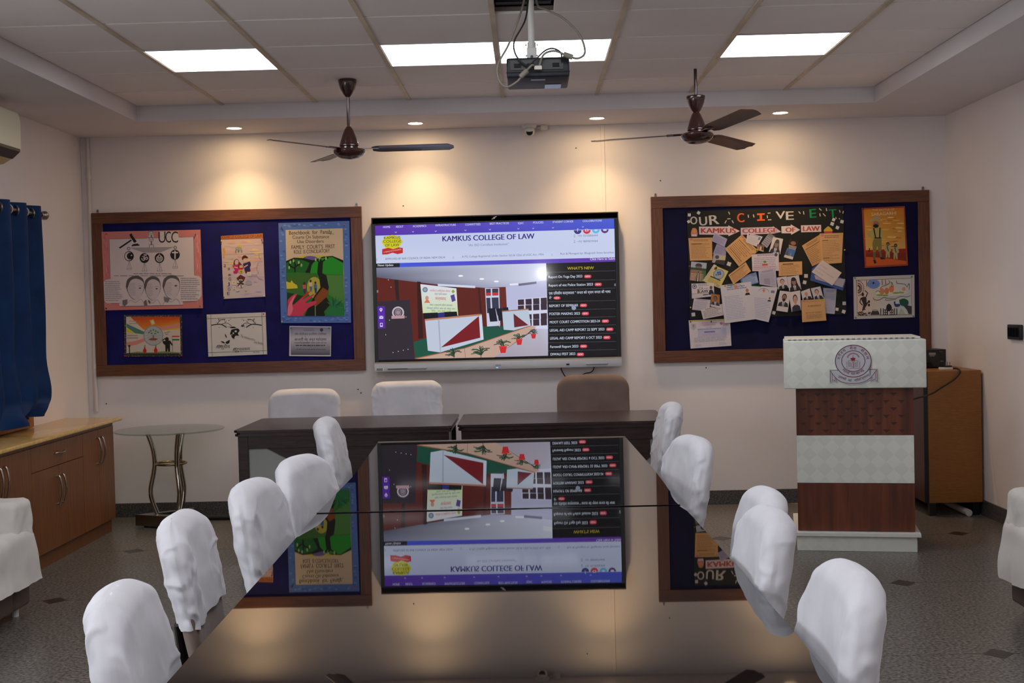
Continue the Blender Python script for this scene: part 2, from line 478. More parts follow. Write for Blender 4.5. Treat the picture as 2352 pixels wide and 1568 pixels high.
# ------------------------------------------------------------------ chairs with cloth back covers
def back_mesh(seed, W, z0, z1, T, lean, wr=1.0, wf=1.0, n=150, m=84, sag=0.0, flare=0.0, ear=0.0, open_bottom=True, rc=0.14, arch=0.26):
    """padded, rounded chair back; faces +x, width along y"""
    bm = bmesh.new()
    rt = 0.042
    so = Vector((seed * 3.7, seed * 1.9, seed * 5.3))
    rings = []
    for k in range(m + 1):
        t = k / m
        t2 = 1 - (1 - t) ** 1.45
        z = z0 + (z1 - z0) * t2
        zz = z - (z1 - rc)
        a = W / 2 * (0.93 + 0.07 * min(1.0, (z - z0) / 0.22))
        if zz > 0: a = a - rc + math.sqrt(max(0.0, rc * rc - min(zz, rc) ** 2))
        zt = z - (z1 - rt)
        b = T / 2 * (0.86 + 0.28 * min(1, max(0, (z - z0) / 0.2)))
        if zt > 0: b = b * math.sqrt(max(0.0, 1 - min(1, zt / rt) ** 2))
        b = max(b, 0.002)
        if z < z0 + 0.14: b += flare * ((z0 + 0.14 - z) / 0.14) ** 1.5
        ring = []
        for i in range(n):
            th = 2 * math.pi * i / n
            c, s = math.cos(th), math.sin(th)
            p = 2.0 / 3.2
            y = a * math.copysign(abs(s) ** p, s)
            x = b * math.copysign(abs(c) ** p, c)
            h = (z - 0.45)
            q = Vector((y * 4, z * 1.6, math.copysign(1.0, c) * 2)) + so
            low = noise.noise(q * 1.1)
            fold = noise.noise(Vector((y * 17 * wf + z * 3, z * 3.0, math.copysign(1, c))) + so)
            diag = noise.noise(Vector((y * 10 + z * 16 * wf, z * 5 - y * 7, 3)) + so)
            edge = abs(y) / (W / 2)
            fine = noise.noise(Vector((y * 38, z * 34, x * 20)) + so)
            d = wr * (0.007 * low + 0.005 * fold * (0.2 + edge) + 0.003 * diag + 0.005 * fine * max(0, edge - 0.55) * 2)
            ridged = 1 - abs(noise.noise(Vector((y * 6, z * 9 * wf, 7)) + so))
            d += wr * 0.008 * (ridged - 0.75) * (edge ** 2)
            for (kk, sx_, sz_, am) in ((11, 9, 3.5, 0.006), (23, 7, -8, 0.005), (31, 16, 5, 0.0035)):
                nn_ = noise.noise(Vector((y * sx_ + z * sz_ * 0.6, z * sz_ - y * 2.5, math.copysign(1, c) + kk)) + so)
                d += wr * am * max(0.0, 1 - abs(nn_) * 5.5) * (0.14 + 1.25 * edge ** 2)
            nx, ny = math.copysign(abs(c) ** 1.2, c), math.copysign(abs(s) ** 1.2, s)
            x += nx * d; y += ny * d * 0.9
            x += 0.55 * y * y - lean * h
            dz = -arch * y * y * (1 if t > 0.4 else t / 0.4) - sag * max(0, y) * t
            if ear and z > z1 - 0.12:
                e2 = max(0, math.copysign(1, ear) * y / (W / 2) - 0.55)
                dz += abs(ear) * e2 * (z - (z1 - 0.12)) / 0.12
            if k == 0: dz += 0.014 * noise.noise(Vector((s * 2, c * 2, seed)))
            ring.append(bm.verts.new((x, y, z + dz)))
        rings.append(ring)
    for A, Bb in zip(rings[:-1], rings[1:]):
        for i in range(n):
            bm.faces.new((A[i], A[(i + 1) % n], Bb[(i + 1) % n], Bb[i]))
    top = rings[-1]
    for i in range(n // 2 - 1 + 0):
        j = n - 1 - i
        bm.faces.new((top[i], top[i + 1], top[j - 1], top[j])) if i + 1 < j - 1 else None
    if not open_bottom: bm.faces.new(rings[0])
    return bm
def chair(label, x, y, rot, seed, lean=0.17, W=0.47, ztop=0.88, cover_z0=0.47, covered=True, group=None, **kw):
    t = thing('conference_chair', label, 'chair', (x, y, 0), rot, group)
    part(t, 'seat', bxm(0.02, 0.47, -0.23, 0.23, 0.415, 0.485, 0.028, 4), 'taupe_fabric', 40)
    bk = back_mesh(seed + 50, rc=kw.get('rc', 0.14) if covered else 0.09, arch=kw.get('arch', 0.26) if covered else 0.16, W=W - 0.035 if covered else W, z0=0.44, z1=ztop - 0.018 if covered else ztop, T=0.05 if covered else 0.075, lean=lean, wr=0.25 if covered else 0.12, n=48, m=24, open_bottom=False)
    part(t, 'backrest', bk, 'taupe_fabric', 60)
    if covered:
        cv = back_mesh(seed, W, cover_z0, ztop, 0.078, lean, **kw)
        part(t, 'back_cover', cv, 'white_cover', 70)
    bm = bmesh.new(); tube(bm, spline([(0.10, 0, 0.41), (-0.02, 0, 0.405), (-0.055, 0, 0.46), (-0.075, 0, 0.60)], 6), 0.02, 10, (0.05, 0.012))
    part(t, 'back_support', bm, 'chair_frame', 40)
    for sy in (-1, 1):
        bm = bmesh.new(); tube(bm, [(0.42, sy * 0.20, 0.42), (0.45, sy * 0.225, 0.0)], 0.013, 10); part(t, 'leg', bm, 'chair_frame', 50)
        bm = bmesh.new(); tube(bm, [(0.06, sy * 0.20, 0.42), (-0.02, sy * 0.225, 0.0)], 0.013, 10); part(t, 'leg', bm, 'chair_frame', 50)
    return t
GL, GR = 'covered chairs along the curtain side of the table', 'covered chairs along the lectern side of the table'
chair('white-covered chair at the table, farthest on the curtain side, next to the dark desk', -0.885, 5.86, R(1), 1, ztop=0.925, wf=1.2, group=GL)
chair('white-covered chair with broad smooth dome back, second from the desk on the curtain side', -0.8, 4.66, R(-11), 2, ztop=0.885, wr=0.8, group=GL, ear=-0.01)
chair('white-covered chair with a pointed corner, third from the desk on the curtain side', -0.835, 4.02, R(-2), 3, ztop=0.885, ear=0.03, group=GL)
chair('white-covered chair with grey back showing below its hem, fourth from the desk', -0.875, 3.36, R(6), 4, ztop=0.89, cover_z0=0.63, wr=1.3, group=GL)
chair('white-covered chair with baggy rounded back, fifth from the desk on the curtain side', -0.765, 2.50, R(7), 5, ztop=0.88, wr=1.1, group=GL)
chair('white-covered chair, sixth from the desk on the curtain side, only its top showing', -0.80, 1.85, R(3), 6, ztop=0.855, group=GL)
chair('narrow white-covered chair with crumpled top beside the end of the second desk', 0.645, 6.45, R(180), 7, ztop=0.91, wr=1.3, group=GR)
chair('white-covered chair with wide flat back, second from the desk on the lectern side', 0.565, 4.95, R(190), 8, ztop=0.895, ear=-0.015, group=GR)
chair('white-covered chair with smooth round top, half hidden behind the next covered chair', 0.65, 3.86, R(181), 9, ztop=0.845, wr=0.4, group=GR)
chair('white-covered chair with a torn pucker along its side seam, facing the table', 0.54, 3.25, R(180), 10, ztop=0.885, group=GR)
chair('white-covered chair with broad rounded back, last on the lectern side of the table', 0.57, 2.55, R(179), 11, ztop=0.88, wr=0.9, group=GR)
GH = 'chairs behind the dark desks'
chair('white-covered chair behind the first desk, nearer the glass side table', -1.495, 8.36, R(-90), 12, ztop=0.905, W=0.475, wr=0.35, lean=0.10, group=GH, rc=0.085, arch=0.16)
chair('white-covered chair with creased slanting top behind the first desk', -0.82, 8.36, R(-90), 13, ztop=0.94, W=0.46, wr=0.6, lean=0.10, sag=-0.02, group=GH, rc=0.075, arch=0.1)
chair('taupe upholstered chair without a cover behind the second desk', 0.405, 8.36, R(-90), 14, ztop=0.955, W=0.475, covered=False, lean=0.10, group=GH)

# ------------------------------------------------------------------ the two desks
def desk(label, x0, x1, y0, y1, rz=0.0):
    t = thing('desk', label, 'desk', (x0, y0, 0), rz, 'dark wooden desks')
    w, d, h = x1 - x0, y1 - y0, 0.76
    bm = bmesh.new()
    c = 0.022
    def top(o, za, zb):
        pts = [(-o, c - o), (c - o, -o), (w - c + o, -o), (w + o, c - o), (w + o, d - c + o), (w - c + o, d + o), (c - o, d + o), (-o, d - c + o)]
        return prism(bm, pts, za, zb, 'z')
    top(0.0, h - 0.013, h); top(-0.012, h - 0.022, h - 0.013); top(-0.004, h - 0.034, h - 0.022)
    part(t, 'desktop', bm, 'desk_wood')
    L = 0.02
    part(t, 'front_rail', bxm(L, w - L, 0.022, 0.046, h - 0.105, h - 0.034, 0.002), 'desk_wood')
    for (a, b) in ((L, L + 0.058), (w - L - 0.058, w - L)):
        part(t, 'leg', bxm(a, b, 0.02, 0.078, 0.02, h - 0.034, 0.003), 'desk_wood')
        part(t, 'leg', bxm(a, b, d - 0.078, d - 0.02, 0.02, h - 0.034, 0.003), 'desk_wood')
        part(t, 'foot', bxm(a + 0.01, b - 0.01, 0.03, 0.068, 0.0, 0.02), 'plastic_black')
        part(t, 'foot', bxm(a + 0.01, b - 0.01, d - 0.068, d - 0.03, 0.0, 0.02), 'plastic_black')
        part(t, 'side_panel', bxm((a + b) / 2 - 0.008, (a + b) / 2 + 0.008, 0.078, d - 0.078, 0.10, h - 0.034), 'desk_wood')
    px0, px1, pz0, pz1 = L + 0.058, w - L - 0.058, 0.16, h - 0.105
    part(t, 'front_panel', bxm(px0, px1, 0.034, 0.044, pz0, pz1), 'panel_grey', label='pale grey laminate panel')
    bm = bmesh.new(); prism(bm, [(px0 + 0.10, pz1), (px1 - 0.02, pz1), (px1 - 0.02, pz1 - 0.10), ((px0 + px1) / 2 + 0.06, pz0 + 0.05), (px0 + 0.10 + 0.45, pz1 - 0.24)], 0.028, 0.034, 'y')
    part(t, 'panel_inlay', bm, 'desk_wood', label='dark wedge-shaped inlay')
    part(t, 'bottom_rail', bxm(px0, px1, 0.03, 0.05, 0.10, 0.16), 'desk_wood')
    return t
desk('dark wooden desk with pale front panel, nearer the glass side table', -1.665, -0.447, 7.06, 7.85)
desk('dark wooden desk with pale front panel, nearer the lectern', -0.418, 0.757, 7.10, 7.82)

# ------------------------------------------------------------------ round glass side table
t = thing('side_table', 'round glass-topped side table on three bent chrome tubes', 'table', (-2.425, 8.475, 0))
bm = bmesh.new(); lathe(bm, [(0.0, 0.640), (0.357, 0.640), (0.362, 0.645), (0.357, 0.650), (0.0, 0.650)], 64); part(t, 'glass_top', bm, 'clear_glass', 40)
def tri_ring(bm, ro, ri, z0, z1, a0):
    O = [(ro * math.cos(a0 + k * 2 * math.pi / 3), ro * math.sin(a0 + k * 2 * math.pi / 3)) for k in range(3)]
    I = [(ri * math.cos(a0 + k * 2 * math.pi / 3), ri * math.sin(a0 + k * 2 * math.pi / 3)) for k in range(3)]
    V = {}
    for k in range(3):
        for nm, L_, z in (('ol', O, z0), ('oh', O, z1), ('il', I, z0), ('ih', I, z1)):
            V[nm, k] = bm.verts.new((L_[k][0], L_[k][1], z))
    for k in range(3):
        j = (k + 1) % 3
        bm.faces.new((V['ol', k], V['ol', j], V['oh', j], V['oh', k])); bm.faces.new((V['il', k], V['ih', k], V['ih', j], V['il', j]))
        bm.faces.new((V['oh', k], V['oh', j], V['ih', j], V['ih', k])); bm.faces.new((V['ol', k], V['il', k], V['il', j], V['ol', j]))
A0 = R(188)
bm = bmesh.new(); tri_ring(bm, 0.24, 0.12, 0.012, 0.085, A0); part(t, 'base', bm, 'steel')
for k in range(3):
    a = A0 + k * 2 * math.pi / 3
    ca, sa = math.cos(a), math.sin(a)
    bm = bmesh.new(); lathe(bm, [(0, 0), (0.016, 0), (0.016, 0.012), (0, 0.012)], 16, 0.17 * ca, 0.17 * sa); part(t, 'foot', bm, 'plastic_black')
    prof = [(0.095, 0.085), (0.125, 0.17), (0.135, 0.25), (0.112, 0.36), (0.104, 0.43), (0.112, 0.52), (0.145, 0.63)]
    bm = bmesh.new(); tube(bm, spline([(r_ * ca, r_ * sa, z) for r_, z in prof], 8), 0.016, 14); part(t, 'tube_leg', bm, 'chrome', 60)
    bm = bmesh.new(); lathe(bm, [(0, 0.63), (0.022, 0.63), (0.022, 0.64), (0, 0.64)], 16, 0.145 * ca, 0.145 * sa); part(t, 'glass_pad', bm, 'steel')
bm = bmesh.new()
ring = [(0.102 * math.cos(2 * math.pi * k / 40), 0.102 * math.sin(2 * math.pi * k / 40), 0.42) for k in range(41)]
tube(bm, ring, 0.008, 8); part(t, 'tie_ring', bm, 'gold_steel', 60)

# ------------------------------------------------------------------ low cabinets along the left wall with one worktop
FX = -2.75
single('worktop', B(box, XL + 0.002, -2.715, 6.10, 8.40, 0.722, 0.745, 0.006, 3), 'counter_top', 'yellow polished worktop on the wooden wall cabinets', 'worktop', smooth=40)
def handle(parent, pts, r=0.006):
    bm = bmesh.new(); tube(bm, spline(pts, 6), r, 10); o = part(parent, 'handle', bm, 'chrome', 60, 'curved chrome handle'); return o
def vhandle(parent, x, y, zc, L=0.16):
    handle(parent, [(x, y, zc - L / 2), (x + 0.018, y, zc - L / 2 + 0.006), (x + 0.030, y, zc), (x + 0.018, y, zc + L / 2 - 0.006), (x, y, zc + L / 2)])
def hhandle(parent, x, yc, z, L=0.13):
    handle(parent, [(x, yc - L / 2, z), (x + 0.018, yc - L / 2 + 0.006, z), (x + 0.028, yc, z), (x + 0.018, yc + L / 2 - 0.006, z), (x, yc + L / 2, z)])
def cabinet(label, y0, y1, kind):
    t = thing('low_cabinet', label, 'cabinet', (XL + 0.013, (y0 + y1) / 2, 0), 0, 'low wooden cabinets along the wall')
    w = (y1 - y0) / 2 - 0.0008
    fx = FX - (XL + 0.013)
    part(t, 'carcass', bxm(0.0, fx - 0.02, -w, w, 0.09, 0.70), 'cabinet_wood')
    part(t, 'top_rail', bxm(0.0, fx - 0.004, -w, w, 0.70, 0.7215), 'cabinet_wood')
    part(t, 'plinth', bxm(0.0, fx - 0.03, -w, w, 0.0, 0.0895), 'cabinet_wood')
    g = 0.0015
    def door(a, b, z0, z1):
        return part(t, 'door', bxm(fx - 0.019, fx, a + g, b - g, z0 + g, z1 - g, 0.0015, 1), 'cabinet_wood')
    if kind == 'tall':
        d1 = door(-w, 0, 0.09, 0.70); d2 = door(0, w, 0.09, 0.70)
        vhandle(d1, fx, -0.035, 0.565); vhandle(d2, fx, 0.035, 0.565)
    else:
        dr = part(t, 'drawer', bxm(fx - 0.019, fx, -w + g, w - g, 0.562, 0.70 - g, 0.0015, 1), 'cabinet_wood')
        hhandle(dr, fx, 0.0, 0.635)
        d1 = door(-w, 0, 0.09, 0.56); d2 = door(0, w, 0.09, 0.56)
        vhandle(d1, fx, -0.035, 0.42); vhandle(d2, fx, 0.035, 0.42)
    return t
cabinet('tall-door wooden wall cabinet at the worktop end, beside the glass side table', 7.735, 8.315, 'tall')
cabinet('wooden wall cabinet with one drawer above two doors', 6.93, 7.735, 'drawer')
cabinet('wooden wall cabinet beside the white-covered sofa arm', 6.12, 6.93, 'tall')

# ------------------------------------------------------------------ window behind the curtain
w1 = struct('window_1', B(box, XL + 0.0005, XL + 0.012, 6.22, 7.68, 0.80, 2.0), 'window_glass')
for a in ((6.14, 6.22, 0.747, 2.06), (7.68, 7.755, 0.747, 2.06), (6.93, 6.98, 0.80, 2.0)):
    part(w1, 'window_frame', bxm(XL + 0.0005, XL + 0.05, a[0], a[1], a[2], a[3], 0.003), 'window_wood')
for a in ((6.22, 7.68, 0.747, 0.80), (6.22, 7.68, 2.0, 2.06)):
    part(w1, 'window_frame', bxm(XL + 0.0005, XL + 0.05, a[0], a[1], a[2], a[3], 0.003), 'window_wood')

# curtain on its rod
RX, RZ = -2.985, 2.045
t = thing('curtain_rod', 'steel curtain rod with ball finial on the left wall', 'curtain rod', (RX, 7.0, RZ))
bm = bmesh.new(); tube(bm, [(0, -1.1, 0), (0, 0.80, 0)], 0.012, 14); part(t, 'rod', bm, 'steel', 60)
bm = bmesh.new(); lathe(bm, [(0, -0.028), (0.014, -0.026), (0.025, -0.014), (0.029, 0), (0.025, 0.014), (0.014, 0.026), (0, 0.028)], 20, mtx=Matrix.Translation((0, 0.862, 0)))
part(t, 'finial', bm, 'steel', 60)
bm = bmesh.new(); lathe(bm, [(0.016, 0), (0.02, 0.01), (0.014, 0.03), (0.008, 0.04)], 16, mtx=Matrix.Translation((0, 0.80, 0)) @ Matrix.Rotation(R(-90), 4, 'X')); part(t, 'finial_neck', bm, 'steel', 60)
bm = bmesh.new(); tube(bm, [(-0.113, 0.795, 0), (-0.0, 0.795, 0)], 0.008, 10); part(t, 'bracket', bm, 'steel', 60)

t = thing('curtain', 'dark blue eyelet curtain gathered over the worktop', 'curtain', (-2.985, 7.0, 0.75))
NY, NZ = 150, 60
yA, yB = -0.95, 0.728
per = 0.235
bm = bmesh.new(); g = []
for k in range(NZ + 1):
    tz = k / NZ; z = 0.005 + (2.093 - 0.755) * tz
    row = []
    for i in range(NY + 1):
        s = i / NY; y = yA + (yB - yA) * s
        low = max(0, 1 - tz * 8.0)
        ph = 2 * math.pi * (y - yB) / per
        amp = 0.036 * (1 + 0.25 * noise.noise(Vector((y * 3, z, 1)))) * (1 - 0.25 * low)
        x = amp * math.cos(ph) - 0.006
        x += 0.03 * noise.noise(Vector((y * 5, z * 2.2, 4))) * (1 - tz) + 0.02 * low * noise.noise(Vector((y * 14, z * 16, 2)))
        yy = y + 0.03 * math.sin(math.pi * tz) ** 0.8 * s
        # bottom is pulled together and bulges forward over the worktop
        pull = low ** 1.3
        yy -= pull * 0.26 * s ** 3
        x += pull * (0.05 + 0.05 * math.sin(ph * 0.5 + 1)) + 0.03 * math.exp(-((tz - 0.16) / 0.1) ** 2) * s
        zz = z + pull * 0.03 * (1 + noise.noise(Vector((y * 9, 0, 8)))) + pull * 0.06 * s ** 4
        row.append(bm.verts.new((x, yy, zz)))
    g.append(row)
for k in range(NZ):
    for i in range(NY):
        bm.faces.new((g[k][i], g[k][i + 1], g[k + 1][i + 1], g[k + 1][i]))
me = mesh_of(bm, 'curtain_cloth'); smooth_by_angle(me, 80)
o = new_obj('curtain_cloth', me, t, 'curtain_blue')
sd = o.modifiers.new('thickness', 'SOLIDIFY'); sd.thickness = 0.003
for k in range(7):
    y = yB - per * (0.25 + 0.5 * k)
    bm = bmesh.new()
    ry = [(0.006 * 0, 0.026 * math.cos(2 * math.pi * q / 28), 0.026 * math.sin(2 * math.pi * q / 28)) for q in range(29)]
    ang = R(52) if k % 2 == 0 else R(-52)
    tube(bm, [Matrix.Rotation(ang, 3, 'Z') @ Vector(p) + Vector((-0.002, y, RZ - 0.75)) for p in ry], 0.0055, 8)
    part(t, 'eyelet_ring', bm, 'steel', 60)

# ------------------------------------------------------------------ split air conditioner on the left wall
t = thing('air_conditioner', 'cream split air conditioner high on the left wall', 'air conditioner', (XL + 0.001, 6.85, 2.30))
sec = [(0.0, 0.0), (0.055, 0.004), (0.10, 0.012), (0.15, 0.035), (0.19, 0.062), (0.208, 0.078), (0.212, 0.11), (0.212, 0.24), (0.20, 0.285), (0.17, 0.305), (0.0, 0.31)]
bm = bmesh.new(); prism(bm, [(x, z) for x, z in sec], -0.45, 0.44, 'y'); part(t, 'housing', bm, 'ac_white', 25)
bm = bmesh.new(); prism(bm, [(0.155, 0.037), (0.165, 0.024), (0.211, 0.064), (0.212, 0.080)], -0.44, 0.425, 'y'); part(t, 'front_slot', bm, 'plastic_black')
bm = bmesh.new(); prism(bm, [(0.055, 0.003), (0.06, -0.012), (0.12, -0.004), (0.165, 0.022), (0.152, 0.034)], -0.44, 0.41, 'y'); part(t, 'louvre', bm, 'ac_tan')

# ------------------------------------------------------------------ sofas with white cloths
def cloth_box(bm, x0, x1, y0, y1, z0, z1, seed, n=22, amp=0.012, rr=0.035, skip_bottom=True, hem=0.02):
    """five-sided draped cloth over a box, creased"""
    so = Vector((seed * 2.3, seed * 4.1, seed))
    cache = {}
    def V(p, nrm, key):
        if key in cache: return cache[key]
        q = Vector(p)
        c = Vector(((x0 + x1) / 2, (y0 + y1) / 2, (z0 + z1) / 2))
        hx, hy, hz = (x1 - x0) / 2, (y1 - y0) / 2, (z1 - z0) / 2
        # round the upper edges
        d = q - c
        inner = Vector((max(-hx + rr, min(hx - rr, d.x)), max(-hy + rr, min(hy - rr, d.y)), min(hz - rr, d.z)))
        off = d - inner
        if off.length > rr: off = off.normalized() * rr
        q = c + inner + off
        nn = off.normalized() if off.length > 1e-5 else Vector(nrm)
        a = noise.noise(q * 9 + so) * 0.7 + noise.noise(Vector((q.x * 14 + q.z * 10, q.y * 14 - q.z * 8, q.z * 5)) + so) + 0.5 * noise.noise(q * 30 + so)
        fl_ = (z1 - q.z) / (z1 - z0)
        q = q + nn * (amp * a * (0.4 + fl_) + 0.012 * fl_)
        if fl_ > 0.97: q.z += hem * noise.noise(Vector((q.x * 5, q.y * 5, seed)))
        cache[key] = bm.verts.new(q)
        return cache[key]
    def face(f, nrm):
        for i in range(n):
            for j in range(n):
                quad = []
                for a, b in ((i, j), (i + 1, j), (i + 1, j + 1), (i, j + 1)):
                    p = f(a / n, b / n); quad.append(V(p, nrm, (round(p[0], 4), round(p[1], 4), round(p[2], 4))))
                if len(set(quad)) == 4: bm.faces.new(quad)
    L = lambda a, b, t_: a + (b - a) * t_
    face(lambda u, v: (L(x0, x1, u), L(y0, y1, v), z1), (0, 0, 1))
    face(lambda u, v: (x0, L(y0, y1, u), L(z0, z1, v)), (-1, 0, 0))
    face(lambda u, v: (x1, L(y0, y1, u), L(z0, z1, v)), (1, 0, 0))
    face(lambda u, v: (L(x0, x1, u), y0, L(z0, z1, v)), (0, -1, 0))
    face(lambda u, v: (L(x0, x1, u), y1, L(z0, z1, v)), (0, 1, 0))
def sofa(label, x, y, rz, seed, mirror):
    """faces +x; far arm toward +y (mirror=1) or -y (mirror=-1)"""
    t = thing('sofa', label, 'sofa', (x, y, 0), rz)
    s = mirror
    def yb(a, b): return (min(s * a, s * b), max(s * a, s * b))
    D = 0.64
    y0, y1 = yb(-0.19, 0.0)
    part(t, 'arm', bxm(-D, 0, y0, y1, 0.05, 0.545, 0.02, 3), 'leatherette', 40)
    y0, y1 = yb(-1.31, -1.12)
    part(t, 'arm', bxm(-D, 0, y0, y1, 0.05, 0.545, 0.02, 3), 'leatherette', 40)
    y0, y1 = yb(-1.119, -0.191)
    part(t, 'seat_base', bxm(-D, -0.005, y0, y1, 0.05, 0.27, 0.012, 3), 'leatherette', 40)
    part(t, 'seat_cushion', bxm(-D + 0.15, 0.0, y0, y1, 0.271, 0.41, 0.03, 4), 'leatherette', 40)
    part(t, 'backrest', bxm(-D - 0.02, -D + 0.14, y0, y1, 0.2, 0.80, 0.03, 4), 'leatherette', 40)
    for (fx, fy) in ((-0.06, -0.05), (-0.06, -1.25), (-D + 0.06, -0.05), (-D + 0.06, -1.25)):
        bm = bmesh.new(); lathe(bm, [(0, 0), (0.018, 0), (0.02, 0.05), (0, 0.05)], 14, fx, s * fy); part(t, 'foot', bm, 'plastic_white')
    y0, y1 = yb(-0.205, 0.016)
    bm = bmesh.new(); cloth_box(bm, -D - 0.01, 0.016, y0, y1, 0.27, 0.562, seed); part(t, 'arm_cover', bm, 'sofa_cloth', 80, 'creased white cloth over the arm')
    # seat cloth hanging over the front edge
    bm = bmesh.new(); n1, n2 = 40, 34; gr = []
    for i in range(n1 + 1):
        u = i / n1; row = []
        for j in range(n2 + 1):
            v = j / n2
            L_ = v * 0.75
            if L_ < 0.45: px_, pz_ = -0.46 + L_, 0.424
            else:
                q = min(1, (L_ - 0.45) / 0.09); a = q * math.pi / 2
                px_ = -0.01 + 0.045 * math.sin(a); pz_ = 0.424 - 0.045 * (1 - math.cos(a)) - max(0, L_ - 0.54)
            yy = -1.10 + u * 1.07 + (0.10 * max(0, v - 0.6) if u > 0.8 else 0)
            w_ = noise.noise(Vector((yy * 7, v * 5, seed)))
            px_ += 0.018 * w_ * v + (0.05 * (v - 0.62) * (1 + noise.noise(Vector((yy * 12, 0, seed)))) if v > 0.62 else 0)
            pz_ += 0.006 * noise.noise(Vector((yy * 16, v * 14, seed))) + (0.03 * noise.noise(Vector((yy * 4, 3, seed))) if v > 0.95 else 0)
            row.append(bm.verts.new((px_, s * yy, pz_)))
        gr.append(row)
    for i in range(n1):
        for j in range(n2):
            bm.faces.new((gr[i][j], gr[i + 1][j], gr[i + 1][j + 1], gr[i][j + 1]))
    part(t, 'seat_cloth', bm, 'sofa_cloth', 80, 'white cloth hanging over the seat edge')
    return t
sofa('brown sofa with white arm cloth in front of the wooden cabinets', -2.42, 6.04, 0.0, 3, 1)
sofa('brown sofa with white arm cloth by the wall with the black switch', 2.115, 5.68, math.pi, 8, -1)

# ------------------------------------------------------------------ lectern
LE = thing('lectern', 'white and dark brown banded lectern with a steel emblem', 'lectern', (1.80, 7.12, 0), R(-11))
part(LE, 'plinth', bxm(-0.325, 0.325, 0.0, 0.62, 0.0, 0.084, 0.002), 'laminate_white')
part(LE, 'plinth_lip', bxm(-0.34, 0.345, -0.02, 0.64, 0.085, 0.106, 0.002), 'plastic_white')
zb = [0.107, 0.378, 0.648, 0.914]
part(LE, 'core', bxm(-0.305, 0.305, 0.055, 0.50, 0.107, 0.914), 'cupboard_dark')
for k, mm in enumerate(('lectern_wood', 'laminate_white', 'lectern_wood')):
    bm = bmesh.new(); box(bm, -0.318, 0.318, 0.03, 0.054, zb[k] + 0.001, zb[k + 1] - 0.001, 0.001, 1)
    part(LE, 'front_band', bm, mm, label='white patterned laminate band' if k == 1 else 'dark brown wood band')
part(LE, 'top_box', bxm(-0.382, 0.382, -0.045, 0.50, 0.916, 1.183, 0.006, 3), 'laminate_white', 40)
part(LE, 'lid', bxm(-0.375, 0.36, 0.03, 0.49, 1.1835, 1.196, 0.003), 'plastic_white')
for k in range(24):
    part(LE, 'hinge_knuckle', bxm(-0.355 + k * 0.029, -0.341 + k * 0.029, 0.005, 0.028, 1.1835, 1.192, 0.002, 1), 'steel')
# low relief triangles on the brown band (pressed pattern)
tri = bmesh.new(); prism(tri, [(-0.02, 0.0), (0.02, 0.0), (0.0, -0.018)], -0.0008, 0.0, 'y')
trim_me = mesh_of(tri, 'pressed_triangle'); trim_me.materials.append(MATS['cupboard_dark'])
for r_ in range(6):
    for c in range(8):
        x = -0.28 + c * 0.082 + (0.041 if r_ % 2 else 0)
        if x > 0.29: continue
        o = new_obj('pressed_triangle', trim_me, LE); o.location = (x, 0.0299, 0.885 - r_ * 0.041)

# ------------------------------------------------------------------ cupboard behind the lectern
t = thing('cupboard', 'tall yellow-brown cupboard with dark doors in the corner behind the lectern', 'cupboard', (2.66, 8.52, 0))
part(t, 'body', bxm(-0.12, 0.225, -0.32, 0.335, 0.085, 0.935, 0.003), 'cupboard_side')
part(t, 'door', bxm(-0.146, -0.121, -0.315, 0.008, 0.09, 0.93, 0.002), 'cupboard_dark')
part(t, 'door', bxm(-0.146, -0.121, 0.010, 0.333, 0.09, 0.93, 0.002), 'cupboard_dark')
part(t, 'edge_strip', bxm(-0.146, -0.119, -0.322, -0.316, 0.087, 0.933), 'plastic_black')
for a in (-0.28, 0.28):
    for b in (-0.09, 0.19):
        part(t, 'leg', bxm(b - 0.02, b + 0.02, a - 0.02, a + 0.02, 0, 0.085), 'plastic_black')
# amplifier on the cupboard
t = thing('amplifier', 'black amplifier box standing on the corner cupboard', 'amplifier', (2.62, 8.60, 0.9355))
part(t, 'case', bxm(-0.16, 0.145, -0.085, 0.12, 0.008, 0.125, 0.003), 'amp_black')
part(t, 'faceplate', bxm(-0.158, 0.10, -0.088, -0.0855, 0.010, 0.123), 'plastic_gloss')
for a in (-0.14, 0.125):
    for b in (-0.06, 0.10): part(t, 'foot', bxm(a - 0.01, a + 0.01, b - 0.01, b + 0.01, 0, 0.008), 'plastic_black')
part(t, 'badge', bxm(0.030, 0.075, -0.0895, -0.0882, 0.088, 0.104), 'steel', label='small silver name badge')
for (a, b, z, h_) in ((0.035, 0.068, 0.080, 0.004), (-0.05, -0.012, 0.109, 0.003), (0.10, 0.12, 0.108, 0.002), (-0.04, -0.025, 0.052, 0.003), (-0.02, 0.0, 0.052, 0.003), (-0.035, -0.02, 0.042, 0.003), (0.105, 0.125, 0.044, 0.004), (-0.035, -0.018, 0.034, 0.003)):
    part(t, 'printed_mark', bxm(a, b, -0.0888, -0.0882, z, z + h_), 'steel')
for k in range(3):
    bm = bmesh.new(); lathe(bm, [(0, 0), (0.011, 0), (0.010, 0.014), (0, 0.014)], 18, mtx=Matrix.Translation((-0.12 + k * 0.03, -0.088, 0.04)) @ Matrix.Rotation(R(90), 4, 'X')); part(t, 'knob', bm, 'plastic_black', 40)
